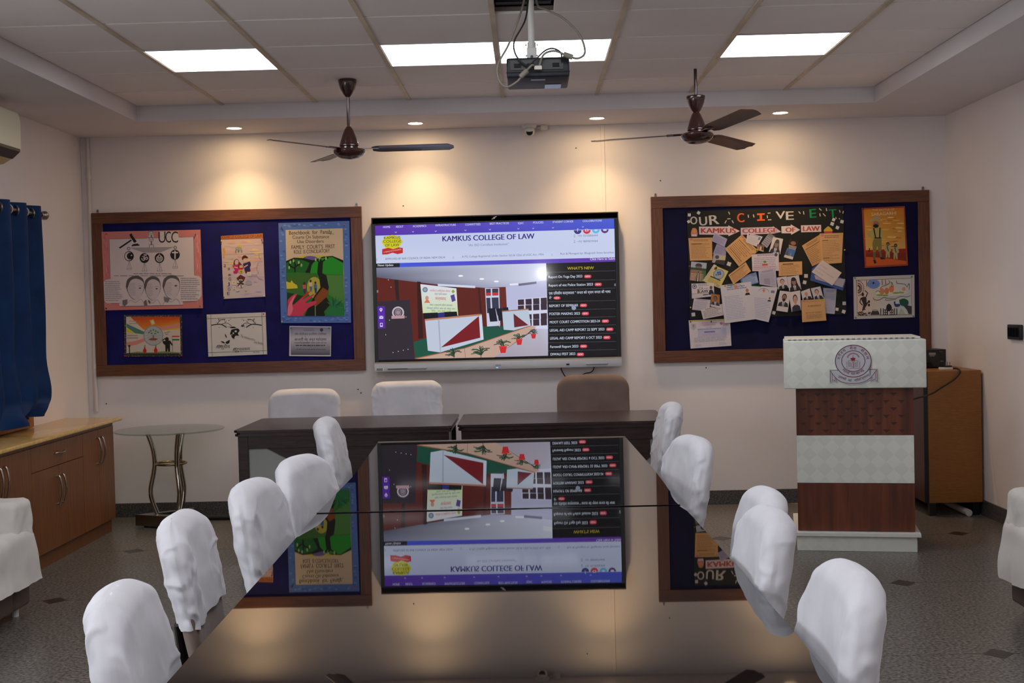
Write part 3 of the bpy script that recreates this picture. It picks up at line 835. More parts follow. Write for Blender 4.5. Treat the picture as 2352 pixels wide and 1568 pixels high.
# plug adaptor with its cable
t = thing('plug_adaptor', 'white plug with upright metal pins on the corner cupboard', 'plug', (2.70, 8.31, 0.9355))
part(t, 'body', bxm(-0.045, 0.035, -0.025, 0.025, 0.0, 0.016, 0.004, 2), 'plug_white', 40)
part(t, 'plug_top', bxm(-0.015, 0.03, -0.018, 0.018, 0.0165, 0.028, 0.003), 'plastic_black')
for a, b in ((-0.006, 0.0), (0.008, 0.008), (0.02, -0.004)):
    bm = bmesh.new(); lathe(bm, [(0, 0.028), (0.0025, 0.028), (0.0025, 0.05), (0, 0.05)], 10, a, b); part(t, 'pin', bm, 'gold_steel')
bm = bmesh.new(); tube(bm, spline([(2.735, 8.30, 0.945), (2.752, 8.25, 0.943), (2.748, 8.195, 0.925), (2.70, 8.17, 0.88), (2.62, 8.15, 0.835), (2.54, 8.10, 0.80), (2.46, 8.02, 0.79), (2.33, 7.90, 0.77), (2.20, 7.82, 0.70), (2.12, 7.80, 0.4), (2.10, 7.80, 0.008)], 8), 0.006, 8)
single('power_cable', bm, 'cable_black', 'black power cable drooping from the plug on the cupboard', 'cable', smooth=60)
bm = bmesh.new(); tube(bm, [(2.785, 8.17, 0.0225), (2.785, 8.82, 0.0225)], 0.022, 20)
single('pvc_pipe', bm, 'pipe_white', 'short white pipe lying on the floor under the corner cupboard', 'pipe', smooth=60)

# ------------------------------------------------------------------ switch on the right wall, conduits, cables
t = thing('switch_box', 'black wall switch box on the right wall', 'switch', (XR - 0.0005, 7.63, 1.19))
part(t, 'plate', bxm(-0.022, 0.0, -0.10, 0.10, -0.045, 0.045, 0.006, 2), 'plastic_black', 40)
for k in range(4): part(t, 'rocker', bxm(-0.026, -0.0225, -0.085 + k * 0.045, -0.055 + k * 0.045, -0.028, 0.028, 0.001), 'plastic_gloss')
t = thing('wall_conduit', 'white conduit pipe running down the left corner', 'conduit', (-3.045, 8.862, 0.75))
bm = bmesh.new(); tube(bm, [(0, 0, 0), (0, 0, ZS - 0.75 - 0.002)], 0.0125, 14); part(t, 'pipe', bm, 'pipe_white', 60)
for z in (0.30, 0.98, 1.62): 
    bm = bmesh.new(); lathe(bm, [(0.0126, z), (0.017, z), (0.017, z + 0.03), (0.0126, z + 0.03)], 16); part(t, 'clip', bm, 'pipe_white', 40)
bm = bmesh.new(); tube(bm, [(0.535, YB - 0.011, 2.046), (0.535, YB - 0.011, ZS - 0.001)], 0.010, 4, (0.014, 0.010))
single('cable_trunking', B(box, 0.522, 0.548, YB - 0.010, YB - 0.0005, 2.0, ZS - 0.001, 0.002, 1), 'wall_paint', 'flat wall-coloured trunking running up from the screen', 'trunking')
bm.free()
bm = bmesh.new(); tube(bm, spline([(-2.72, 8.66, 0.018), (-2.3, 8.665, 0.019), (-1.9, 8.655, 0.018), (-1.2, 8.67, 0.019), (-0.4, 8.66, 0.018), (0.4, 8.66, 0.018)], 10), 0.016, 10)
single('floor_cable', bm, 'cable_black', 'thick black cable lying along the floor by the back wall', 'cable', smooth=60)
# nail holes and marks on the wall
for k, (x, z) in enumerate(((-1.21, 0.86), (-1.19, 0.835), (1.19, 1.67), (-0.86, 2.13), (0.93, 2.26), (0.35, 2.50), (-2.98, 0.80), (-3.0, 1.99), (1.22, 0.955))):
    bm = bmesh.new(); lathe(bm, [(0, 0.002), (0.004, 0.0015), (0.005, 0)], 8, mtx=Matrix.Translation((x, YB, z)) @ Matrix.Rotation(R(90), 4, 'X'))
    single('wall_nail', bm, 'plastic_black', 'tiny dark nail in the white back wall', 'nail', 'nails in the back wall')
# security camera and its junction box
t = thing('security_camera', 'small white dome security camera under the soffit', 'camera', (0.03, 8.80, ZS - 0.0005))
bm = bmesh.new(); lathe(bm, [(0, 0), (0.050, 0), (0.050, -0.014), (0.042, -0.022), (0, -0.022)], 28); part(t, 'base', bm, 'plastic_white', 40)
bm = bmesh.new(); lathe(bm, [(0, -0.04), (0.02, -0.036), (0.034, -0.022), (0.036, 0.0), (0.030, 0.02), (0, 0.03)], 28, mtx=Matrix.Translation((0, -0.005, -0.042)) @ Matrix.Rotation(R(-60), 4, 'X')); part(t, 'eyeball', bm, 'plastic_white', 40)
bm = bmesh.new(); lathe(bm, [(0, 0.006), (0.018, 0.005), (0.023, 0.0), (0.023, -0.01), (0, -0.01)], 24, mtx=Matrix.Translation((0, -0.037, -0.052)) @ Matrix.Rotation(R(72), 4, 'X')); part(t, 'lens', bm, 'plastic_gloss', 40)
t = thing('junction_box', 'small round white junction box beside the security camera', 'junction box', (0.13, 8.84, ZS - 0.0005))
bm = bmesh.new(); lathe(bm, [(0, 0), (0.026, 0), (0.026, -0.028), (0.02, -0.032), (0, -0.032)], 24); part(t, 'body', bm, 'plastic_white', 40)
bm = bmesh.new(); tube(bm, [(-0.045, 0, -0.015), (-0.026, 0, -0.015)], 0.006, 8); part(t, 'inlet', bm, 'plastic_white')

# ------------------------------------------------------------------ ceiling fans
def fan(label, x, y, dz_can, zrod, angs, tilt=(0, 0), canopy_top=True):
    t = thing('ceiling_fan', label, 'ceiling fan', (x, y, ZC - 0.001), 0, 'brown ceiling fans')
    bm = bmesh.new(); tube(bm, [(0, 0, 0), (0, 0, -zrod)], 0.0095, 14); part(t, 'rod', bm, 'fan_brown', 60)
    cup = [(0, 0), (0.053, 0), (0.055, -0.006), (0.05, -0.03), (0.042, -0.055), (0.028, -0.082), (0.014, -0.1), (0, -0.1)]
    bm = bmesh.new(); lathe(bm, [(r_, z - dz_can) for r_, z in cup], 32); part(t, 'canopy', bm, 'fan_brown', 50)
    hub = bpy.data.objects.new('motor', mesh_of(B(lathe, [(0, 0.02), (0.014, 0.018), (0.026, 0.0), (0.04, -0.035), (0.053, -0.075), (0.056, -0.085), (0.058, -0.088), (0.058, -0.094), (0.052, -0.098), (0.055, -0.11), (0.088, -0.113), (0.095, -0.122), (0.093, -0.134), (0.078, -0.15), (0.05, -0.164), (0.02, -0.169), (0, -0.17)], 40), 'motor'))
    smooth_by_angle(hub.data, 40); hub.data.materials.append(MATS['fan_brown'])
    COL.objects.link(hub); hub.parent = t; hub.location = (0, 0, -zrod + 0.01)
    hub.rotation_euler = (tilt[0], tilt[1], 0)
    for a in angs:
        bm = bmesh.new()
        # blade: rounded plank with pitch, from r=0.14 to r=0.61
        n = 16; rows = []
        for i in range(n + 1):
            s = i / n; r_ = 0.135 + s * 0.475
            hw = 0.054 + 0.012 * s
            if s > 0.93: hw *= math.sqrt(max(0.15, 1 - ((s - 0.93) / 0.075) ** 2))
            if s < 0.08: hw *= 0.62 + 0.38 * s / 0.08
            pit = -(R(11) - R(3) * s)
            row = []
            for q in range(-2, 3):
                yy = hw * q / 2; zz = 0.004 * (1 - (q / 2) ** 2) - 0.002
                row.append((r_, yy * math.cos(pit) , yy * math.sin(pit) + zz))
            rows.append(row)
        M_ = Matrix.Translation((0, 0, -0.112)) @ Matrix.Rotation(a, 4, 'Z')
        up = [[bm.verts.new(M_ @ Vector((p[0], p[1], p[2] + 0.0015))) for p in r_] for r_ in rows]
        dn = [[bm.verts.new(M_ @ Vector((p[0], p[1], p[2] - 0.0015))) for p in r_] for r_ in rows]
        for i in range(n):
            for q in range(4):
                bm.faces.new((up[i][q], up[i + 1][q], up[i + 1][q + 1], up[i][q + 1])); bm.faces.new((dn[i][q], dn[i][q + 1], dn[i + 1][q + 1], dn[i + 1][q]))
            bm.faces.new((up[i][0], dn[i][0], dn[i + 1][0], up[i + 1][0])); bm.faces.new((up[i][4], up[i + 1][4], dn[i + 1][4], dn[i][4]))
        bm.faces.new([up[0][q] for q in range(5)] + [dn[0][q] for q in range(4, -1, -1)])
        bm.faces.new([up[n][q] for q in range(4, -1, -1)] + [dn[n][q] for q in range(5)])
        bl = part(hub, 'blade', bm, 'blade_brown', 40)
        bm = bmesh.new(); box(bm, 0.05, 0.175, -0.018, 0.018, -0.115, -0.109, 0.001, 1, Matrix.Rotation(a, 4, 'Z')); part(hub, 'blade_bracket', bm, 'fan_brown')
    return t
fan('brown ceiling fan on the rod with its canopy up at the ceiling', -1.026, 7.437, 0.0, 0.30, [R(-2), R(116), R(234)])
fan('brown ceiling fan with its canopy slid down, near the lectern', 0.986, 7.385, 0.155, 0.27, [R(172), R(52), R(292)], (R(-4), R(-1)))

# ------------------------------------------------------------------ projector on its pole
t = thing('projector', 'black projector hung from the ceiling pole, wrapped in clear film', 'projector', (0.06, 5.35, 2.40))
bm = bmesh.new(); vs_ = box(bm, -0.131, 0.131, 0.0, 0.30, -0.03, 0.052, 0.008, 3)
part(t, 'case', bm, 'projector_black', 40)
part(t, 'seam', bxm(-0.133, 0.133, -0.002, 0.302, -0.012, -0.008), 'plastic_gloss')
part(t, 'rear_panel', bxm(-0.115, 0.105, -0.004, -0.0005, 0.0, 0.040), 'plastic_black')
for a in (-0.085, -0.03, 0.075):
    part(t, 'socket', bxm(a - 0.015, a + 0.015, -0.008, -0.0045, 0.01, 0.026, 0.001), 'plastic_gloss')
part(t, 'vga_plug', bxm(-0.016, 0.016, -0.030, -0.009, -0.004, 0.012, 0.002), 'plug_white')
part(t, 'underside_label', bxm(-0.03, 0.03, 0.04, 0.08, -0.0315, -0.0305), 'bezel')
part(t, 'underside_hatch', bxm(0.03, 0.10, 0.18, 0.28, -0.0318, -0.0305), 'plastic_gloss')
bm = bmesh.new(); lathe(bm, [(0, 0), (0.035, 0), (0.03, 0.03), (0, 0.03)], 24, mtx=Matrix.Translation((0.06, 0.302, 0.015)) @ Matrix.Rotation(R(-90), 4, 'X')); part(t, 'projection_lens', bm, 'plastic_gloss', 40)
t = thing('projector_mount', 'white ceiling pole and bracket carrying the projector', 'projector mount', (0.036, 5.47, 2.4525))
bm = bmesh.new(); tube(bm, [(0, 0, 0.05), (0, 0, 0.435)], 0.014, 18); part(t, 'pole', bm, 'plastic_white', 60)
part(t, 'bracket', bxm(-0.021, 0.021, -0.018, 0.018, 0.0, 0.062, 0.003), 'plastic_white')
bm = bmesh.new(); lathe(bm, [(0, 0.062), (0.018, 0.062), (0.018, 0.085), (0, 0.085)], 18); part(t, 'collar', bm, 'plastic_white', 40)
for sx in (-1, 1):
    for z in (0.01, 0.03, 0.075):
        bm = bmesh.new(); lathe(bm, [(0, 0), (0.004, 0), (0.004, 0.006), (0, 0.006)], 10, mtx=Matrix.Translation((sx * 0.0205, 0, z)) @ Matrix.Rotation(R(90) * sx, 4, 'Y')); part(t, 'screw', bm, 'steel')
bm = bmesh.new(); lathe(bm, [(0, 0), (0.006, 0), (0.006, 0.004), (0, 0.004)], 12, mtx=Matrix.Translation((0, -0.018, 0.022)) @ Matrix.Rotation(R(90), 4, 'X')); part(t, 'bolt', bm, 'plastic_black')
def cable(pts, r, m_, label):
    bm = bmesh.new(); tube(bm, spline(pts, 10), r, 8)
    return single('projector_cable', bm, m_, label, 'cable', 'cables hanging at the projector', 60)
Yc = 5.31
cable([(0.012, 5.50, 2.80), (0.010, 5.40, 2.71), (-0.01, Yc, 2.62), (-0.06, Yc, 2.50), (-0.105, Yc, 2.42), (-0.105, Yc, 2.36), (-0.075, Yc, 2.325), (-0.03, Yc, 2.345), (0.0, Yc, 2.378), (0.035, Yc, 2.412), (0.045, 5.328, 2.408)], 0.0045, 'cable_grey', 'grey cable looping down below the projector and back up')
cable([(0.03, 5.52, 2.80), (0.025, 5.42, 2.70), (0.01, Yc + 0.02, 2.60), (-0.035, Yc + 0.02, 2.52), (-0.035, Yc + 0.02, 2.47), (-0.01, Yc + 0.02, 2.43), (0.02, Yc + 0.02, 2.412)], 0.0035, 'cable_black', 'thin black cable hanging beside the projector pole')
cable([(0.055, 5.50, 2.80), (0.065, 5.44, 2.69), (0.10, 5.36, 2.65), (0.17, Yc, 2.60), (0.235, Yc, 2.53), (0.255, Yc, 2.46), (0.225, Yc, 2.435), (0.18, Yc, 2.448), (0.13, Yc, 2.468), (0.085, Yc, 2.455), (0.066, 5.325, 2.412)], 0.0045, 'cable_grey', 'grey cable looping out past the lit panel to the projector')
cable([(0.01, 5.325, 2.40), (0.045, Yc, 2.43), (0.09, Yc, 2.47), (0.125, Yc, 2.478), (0.155, Yc, 2.46), (0.16, 5.335, 2.43)], 0.0035, 'cable_black', 'thin black lead arching over the back of the projector')
for (x, y, z, ry, lab) in ((0.0, Yc, 2.378, R(-42), 'grey ferrite sleeve on the cable looping below the projector'), (0.185, Yc, 2.447, R(20), 'grey ferrite sleeve on the cable beside the projector corner')):
    bm = bmesh.new(); tube(bm, [(-0.02, 0, 0), (-0.016, 0, 0), (0.016, 0, 0), (0.02, 0, 0)], 0.011, 12)
    o = single('ferrite_sleeve', bm, 'cable_grey', lab, 'ferrite', smooth=40, loc=(x, y, z)); o.rotation_euler = (0, ry, 0)
# ------------------------------------------------------------------ flat prints: drawings, lettering, the lit screen
# each wall surface has a drawing chart; its matrix turns chart units into metres on that surface
H_LEFT = ((0.0008366477, -1.974821e-05, -3.056718), (-1.826217e-05, -0.0008402213, 2.251708), (1.278221e-06, -2.697166e-06, 1.0))
H_SCREEN = ((0.0007846601, -1.852109e-05, -1.110154), (-1.711734e-05, -0.0007880329, 2.168372), (1.205878e-06, -2.544517e-06, 1.0))
H_RIGHT = ((0.0008570658, -2.023015e-05, 0.8154029), (-1.870785e-05, -0.0008607266, 2.24439), (1.309415e-06, -2.762989e-06, 1.0))
def chart(H, u, v):
    w = H[2][0] * u + H[2][1] * v + 1.0
    return ((H[0][0] * u + H[0][1] * v + H[0][2]) / w, (H[1][0] * u + H[1][1] * v + H[1][2]) / w)

TEXT = {}
def text_mesh(s, bold=0.0):
    key = (s, bold)
    if key not in TEXT:
        c = bpy.data.curves.new('txt', 'FONT'); c.body = s; c.offset = bold; c.resolution_u = 3
        o = bpy.data.objects.new('txt', c); COL.objects.link(o)
        dg = bpy.context.evaluated_depsgraph_get(); dg.update()
        me = bpy.data.meshes.new_from_object(o.evaluated_get(dg))
        vs_ = [(v.co.x, v.co.y) for v in me.vertices]; fs = [tuple(p.vertices) for p in me.polygons]
        bpy.data.objects.remove(o); bpy.data.curves.remove(c); bpy.data.meshes.remove(me)
        xs = [v[0] for v in vs_] or [0]
        TEXT[key] = (vs_, fs, min(xs), max(xs))
    return TEXT[key]

class Art:
    def __init__(s, f, step=0.00012):
        s.f = f; s.step = step; s.L = 1; s.n = 0; s.hold = False; s.V = []; s.F = []; s.K = []
        s.q = None
    def frame(s, quad): s.q = quad; return s       # unit square -> chart quad (tl, tr, br, bl)
    def m(s, u, v):
        if s.q:
            a, b, c, d = s.q
            u, v = ((1 - u) * (1 - v) * a[k] + u * (1 - v) * b[k] + u * v * c[k] + (1 - u) * v * d[k] for k in (0, 1))
        return u, v
    def raw(s, pts, faces, cols):
        base = len(s.V)
        if not s.hold or s.n == 0: s.n += 1
        off = 0.0001 + 0.000016 * s.n          # every stroke lies a hair above the one before
        for p in pts:
            x, z = s.f(*s.m(*p)); s.V.append((x, -off, z))
        for f in faces:
            s.F.append(tuple(base + i for i in f)); s.K.append([cols[i] if isinstance(cols, list) else cols for i in f])
    def poly(s, pts, col):
        if isinstance(col, list): col = [C(*c) for c in col]
        else: col = C(*col)
        tr = geometry.tessellate_polygon([[Vector((p[0], p[1], 0)) for p in pts]])
        s.raw(pts, tr, col)
    def rect(s, x0, y0, x1, y1, col): s.poly([(x0, y0), (x1, y0), (x1, y1), (x0, y1)], col)
    def ell(s, cx, cy, rx, ry=None, col=(0, 0, 0), n=22, a0=0.0, a1=360.0):
        ry = rx if ry is None else ry
        full = abs(a1 - a0 - 360) < 1e-6
        k = n if full else n + 1
        pts = [(cx + rx * math.cos(R(a0 + (a1 - a0) * i / n)), cy + ry * math.sin(R(a0 + (a1 - a0) * i / n))) for i in range(k)]
        if not full: pts.append((cx, cy))
        s.poly(pts, col)
    def ring(s, cx, cy, r, w, col, ry=None, a0=0, a1=360, n=30):
        k = (ry or r) / r
        s.line([(cx + r * math.cos(R(a0 + (a1 - a0) * i / n)), cy + r * k * math.sin(R(a0 + (a1 - a0) * i / n))) for i in range(n + 1)], w, col)
    def line(s, pts, w, col):
        col = C(*col); n = len(pts); L_, R_ = [], []
        for i, p in enumerate(pts):
            a = pts[max(i - 1, 0)]; b = pts[min(i + 1, n - 1)]
            tx, ty = b[0] - a[0], b[1] - a[1]; l = math.hypot(tx, ty) or 1
            nx, ny = -ty / l * w / 2, tx / l * w / 2
            L_.append((p[0] + nx, p[1] + ny)); R_.append((p[0] - nx, p[1] - ny))
        s.raw(L_ + R_, [(i, i + 1, n + i + 1, n + i) for i in range(n - 1)], col)
    def curve(s, pts, w, col, sub=6): s.line([(p.x, p.y) for p in spline([(a, b, 0) for a, b in pts], sub)], w, col)
    def blob(s, pts, col, sub=5): 
        P = spline([(a, b, 0) for a, b in pts + pts[:1]], sub)[:-1]
        s.poly([(p.x, p.y) for p in P], col)
    def text(s, st, xl, yl, xr, yr, h, col, bold=0.0):
        """lettering from the left to the right end of its baseline, capitals h high"""
        vs_, fs, x0, x1 = text_mesh(st)
        if bold:      # heavier stroke: the same letters set twice, a hair apart
            e_ = bold * h * 1.1
            s.text(st, xl - e_, yl, xr - e_, yr, h, col); s.text(st, xl + e_, yl, xr + e_, yr, h, col)
        dx_, dy_ = xr - xl, yr - yl; l = math.hypot(dx_, dy_) or 1
        ux, uy = dx_ / l, dy_ / l
        if s.q:   # in a unit frame up stays the frame's own v axis
            nx, ny = 0.0, -1.0
        else: nx, ny = uy, -ux
        k = l / (x1 - x0) if x1 > x0 else 1
        s.raw([(xl + (vx - x0) * k * ux + vy / 0.69 * h * nx, yl + (vx - x0) * k * uy + vy / 0.69 * h * ny) for vx, vy in vs_], fs, C(*col))
    def ruled(s, x0, y0, x1, y1, n, col, w=0.4, seed=1, rag=0.25):
        """rows of fine writing too small to read, as broken strokes"""
        rnd = random.Random(seed); st = (y1 - y0) / n; cl = C(*col)
        pts, fs = [], []
        for i in range(n):
            y = y0 + st * (i + 0.3); x = x0; xe = x1 - (x1 - x0) * rnd.random() * rag
            while x < xe:
                wl = (x1 - x0) * (0.05 + 0.12 * rnd.random()); e = min(x + wl, xe)
                b = len(pts); pts += [(x, y), (e, y), (e, y + st * w), (x, y + st * w)]; fs.append((b, b + 1, b + 2, b + 3))
                x = e + (x1 - x0) * 0.018
        s.raw(pts, fs, cl)
    def build(s, name, parent, material, loc, label=None):
        me = bpy.data.meshes.new(name)
        me.from_pydata([(x - loc[0], y, z - loc[2]) for x, y, z in s.V], [], s.F)
        ca = me.color_attributes.new('Col', 'FLOAT_COLOR', 'CORNER')
        flat_ = [c for k in s.K for v in k for c in v]
        ca.data.foreach_set('color', flat_)
        me.materials.append(MATS[material])
        # all faces look into the room
        bm = bmesh.new(); bm.from_mesh(me)
        bm.normal_update()
        bmesh.ops.reverse_faces(bm, faces=[f for f in bm.faces if f.normal.y > 0])
        bm.to_mesh(me); bm.free()
        o = new_obj(name, me, parent)
        if label: o['label'] = label
        return o

def sheet(name, label, cat, H, quad, y, mcol, art=None, pins=(), group=None, thick=0.0009, bend=0.0):
    """a flat sheet on a board; front face at y; art(a) draws on it"""
    pts = [chart(H, *p) for p in quad]
    cx = sum(p[0] for p in pts) / len(pts); cz = sum(p[1] for p in pts) / len(pts)
    bm = bmesh.new(); prism(bm, [(p[0] - cx, p[1] - cz) for p in pts], 0.0, thick, 'y')
    o = new_obj(name, mesh_of(bm, name), None, flat('paper_%d_%d_%d' % mcol, *mcol)); o.location = (cx, y, cz)
    tag(o, label, cat, group)
    if art:
        a = Art(lambda u, v: chart(H, u, v)); art(a)
        a.build('print', o, 'print_paper', (cx, 0, cz))
    for (u, v, col) in pins:
        px_, pz_ = chart(H, u, v)
        bm = bmesh.new(); lathe(bm, [(0, 0.011), (0.0045, 0.010), (0.005, 0.007), (0.003, 0.004), (0.0035, 0.0)], 12, mtx=Matrix.Translation((px_ - cx, 0, pz_ - cz)) @ Matrix.Rotation(R(90), 4, 'X'))
        part(o, 'pin', bm, flat('pin_%d_%d_%d' % col, *col), 40)
    return o
PR, PG, PY, PB, PW = (190, 40, 40), (30, 130, 90), (210, 190, 50), (30, 40, 110), (220, 215, 210)

# ------------------------------------------------------------------ the wall screen
TV = thing('wall_screen', 'large interactive wall display showing a college website', 'screen', (-0.225, 8.80, 1.515))
tw, th0, th1 = 0.852, -0.530, 0.533
part(TV, 'case', bxm(-tw + 0.004, tw - 0.004, 0.006, 0.079, th0 + 0.05, th1 - 0.004, 0.004), 'bezel', 40)
part(TV, 'bezel', bxm(-tw, tw, 0.006, 0.02, 0.488, th1, 0.003), 'bezel')
part(TV, 'bezel', bxm(-tw, -tw + 0.026, 0.0, 0.02, -0.467, 0.488, 0.002), 'bezel')
part(TV, 'bezel', bxm(tw - 0.026, tw, 0.0, 0.02, -0.467, 0.488, 0.002), 'bezel')
part(TV, 'glass_border', bxm(-tw + 0.026, tw - 0.026, 0.0035, 0.0059, -0.467, 0.488), 'plastic_gloss')
bm = bmesh.new(); prism(bm, [(0.0, -0.466), (-0.028, -0.476), (-0.036, -0.50), (-0.036, -0.530), (0.06, -0.530), (0.06, -0.466)], -tw, tw, 'x')
part(TV, 'lower_bar', bm, 'tv_silver', 20, 'silver lower bar')
part(TV, 'pen_tray', bxm(-tw + 0.09, -tw + 0.36, -0.043, -0.0365, -0.518, -0.505, 0.003), 'tv_silver')
part(TV, 'pen_slot', bxm(-tw + 0.094, -tw + 0.23, -0.0445, -0.0432, -0.514, -0.510), 'bezel')
part(TV, 'pen_tray', bxm(tw - 0.245, tw - 0.095, -0.043, -0.0365, -0.515, -0.503, 0.003), 'tv_silver')
part(TV, 'front_port', bxm(tw - 0.382, tw - 0.36, -0.0385, -0.0365, -0.514, -0.503, 0.0008, 1), 'plastic_gloss')
part(TV, 'power_light', bxm(-0.012, 0.0, -0.0376, -0.0365, -0.522, -0.518), 'led_blue')
part(TV, 'power_button', bxm(-0.018, 0.02, -0.0378, -0.0365, -0.505, -0.498, 0.0005, 1), 'steel')
part(TV, 'rating_sticker', bxm(-tw + 0.01, -tw + 0.066, -0.0372, -0.0365, -0.523, -0.503), 'plastic_white')
for k in range(2): part(TV, 'sticker_print', bxm(-tw + 0.014, -tw + 0.058, -0.0376, -0.0373, -0.512 - k * 0.008, -0.507 - k * 0.008), 'bezel')
bm = bmesh.new()
for q in (-0.006, 0.004):
    prism(bm, [(-0.016 + q, 0.507 + q), (-0.012 + q, 0.512 + q), (0.012 + q, 0.519 + q), (0.008 + q, 0.513 + q)], 0.0045, 0.006, 'y')
part(TV, 'maker_mark', bm, 'plastic_white')
S = Art(lambda u, v: chart(H_SCREEN, u, v), 0.00012)
Wt = (214, 222, 244)
S.L = 1
S.poly([(80, 222), (2182, 160), (2212, 1362), (112, 1402)], (16, 16, 19))
S.L = 2
S.poly([(80, 222), (2182, 160), (2185, 249), (83, 310)], [(98, 52, 176), (78, 98, 214), (70, 92, 214), (88, 48, 170)])
S.poly([(83, 310), (2185, 249), (2190, 500), (92, 555)], [(196, 206, 240), (206, 216, 246), (204, 214, 244), (206, 214, 242)])
S.poly([(92, 555), (2190, 500), (2192, 537), (93, 592)], [(62, 92, 228), (112, 52, 170), (104, 60, 178), (64, 96, 232)])
S.L = 3
S.poly([(92, 555), (298, 550), (299, 586), (93, 592)], (30, 30, 38))
S.text('News Update', 106, 579, 242, 576, 19, (222, 226, 240), 0.01)
S.text('Click Here to Subm', 1972, 526, 2190, 520, 21, (232, 230, 246), 0.01)
hv = (206, 210, 240)
for st, xl, xr, y in (('HOME', 153, 214, 243), ('ABOUT', 263, 330, 240), ('ACADEMICS', 413, 532, 236), ('INFRASTRUCTURE', 613, 792, 228), ('COMMITTEES', 874, 1008, 222), ('BEST PRACTICES', 1090, 1258, 213), ('IQAC', 1339, 1388, 209), ('POLICIES', 1471, 1561, 204), ('STUDENT CORNER', 1643, 1825, 198), ('COLLOBRATIONS', 1907, 2075, 190)):
    S.text(st, xl, y, xr, y - (xr - xl) * 0.029, 18, hv, 0.012)
for x, y in ((264, 281), (415, 276), (615, 271), (876, 263), (1091, 257), (1341, 249), (1471, 246), (1645, 241), (1908, 233)):
    S.line([(x - 8, y - 4), (x, y + 4), (x + 8, y - 5)], 4, hv)
S.text('KAMKUS COLLEGE OF LAW', 675, 360, 1482, 336, 46, (52, 40, 128), 0.035)
S.text('"An ISO Certified Institution"', 900, 403, 1258, 392, 20, (120, 126, 158))
S.text('APPROVED BY BAR COUNCIL OF INDIA- NEW DELHI', 170, 523, 697, 508, 17, (96, 100, 128), 0.004)
S.text('A PG College Registered Under Section 2(f) & 12(b) of UGC Act, 1956', 845, 503, 1563, 482, 17, (110, 114, 142), 0.002)
S.text('Run & Managed by: Bhagirath Sewa Sansthan', 1711, 477, 2180, 464, 17, (110, 114, 142), 0.002)
for x, y in ((770, 500), (1637, 475), (98, 518)): S.text('||', x - 5, y + 8, x + 5, y + 8, 16, (140, 144, 170))
# website crest
S.poly([(138, 365), (176, 316), (232, 303), (290, 316), (327, 362), (290, 412), (232, 428), (172, 416)], (214, 206, 30))
S.L = 4
for st, xl, xr, y in (('KAMKUS', 160, 304, 341), ('COLLEGE', 154, 311, 373), ('OF LAW', 171, 295, 406)): S.text(st, xl, y, xr, y - 4, 24, (44, 74, 60), 0.012)
S.poly([(144, 428), (200, 416), (240, 428), (290, 412), (326, 418), (326, 462), (280, 472), (236, 460), (190, 474), (144, 476)], (196, 44, 46))
S.text('A TEMPLE OF EXCELLENCE', 158, 462, 312, 434, 11, (238, 200, 200))
for x, y, c in ((1862, 262, (58, 60, 130)), (1942, 260, (214, 56, 70)), (2022, 256, (96, 190, 240)), (2100, 254, (98, 56, 130))):
    S.ell(x, y, 34, 34, c, 20, 0, 180)
S.L = 5
S.text('f', 1856, 276, 1868, 276, 30, Wt, 0.02); S.rect(1928, 252, 1956, 272, Wt); S.L = 6; S.ell(1942, 262, 7, 7, (214, 56, 70)); S.L = 5
S.ell(2022, 262, 14, 8, Wt); S.rect(2086, 254, 2116, 268, Wt)
for y, st in ((322, '+91 9310006444'), (372, '+91 9899079444')):
    S.rect(1829, y - 20, 1841, y + 1, (120, 120, 150)); S.L = 6; S.rect(1831, y - 17, 1839, y - 3, Wt); S.L = 5
    S.text(st, 1862, y - 2, 2038, y - 7, 17, (120, 122, 150), 0.004)
# photograph of a seminar room on the page
S.L = 3
S.poly([(93, 592), (1585, 552), (1602, 1364), (112, 1402)], (96, 34, 26))
S.L = 4
S.poly([(93, 592), (1585, 552), (1590, 700), (1230, 760), (1040, 768), (620, 738), (95, 676)], [(128, 132, 160), (220, 226, 248), (222, 226, 248), (178, 182, 212), (160, 164, 196), (126, 130, 156), (90, 92, 112)])
S.poly([(250, 695), (286, 698), (296, 880), (268, 880)], (46, 30, 34)); S.poly([(450, 712), (484, 716), (505, 1210), (462, 1216)], (54, 22, 22)); S.poly([(985, 765), (1000, 766), (1035, 1105), (1012, 1108)], (66, 26, 28))
S.poly([(1230, 760), (1590, 700), (1602, 1140), (1240, 1105)], (190, 192, 226))
S.poly([(1048, 770), (1172, 768), (1182, 1100), (1066, 1108)], (206, 210, 232))
S.poly([(1172, 768), (1230, 760), (1240, 945), (1178, 948)], (104, 42, 34))
S.L = 5
for q in ([(1056, 778), (1098, 776), (1100, 836), (1058, 838)], [(1110, 776), (1164, 774), (1166, 834), (1112, 836)], [(1058, 856), (1094, 855), (1100, 990), (1066, 990)], [(1106, 854), (1166, 852), (1170, 950), (1112, 950)]): S.poly(q, (54, 58, 80))
for q in ([(1056, 812), (1098, 810), (1099, 832), (1057, 834)], [(1110, 810), (1164, 808), (1165, 830), (1111, 832)]): S.L = 6; S.poly(q, (206, 50, 60)); S.L = 5
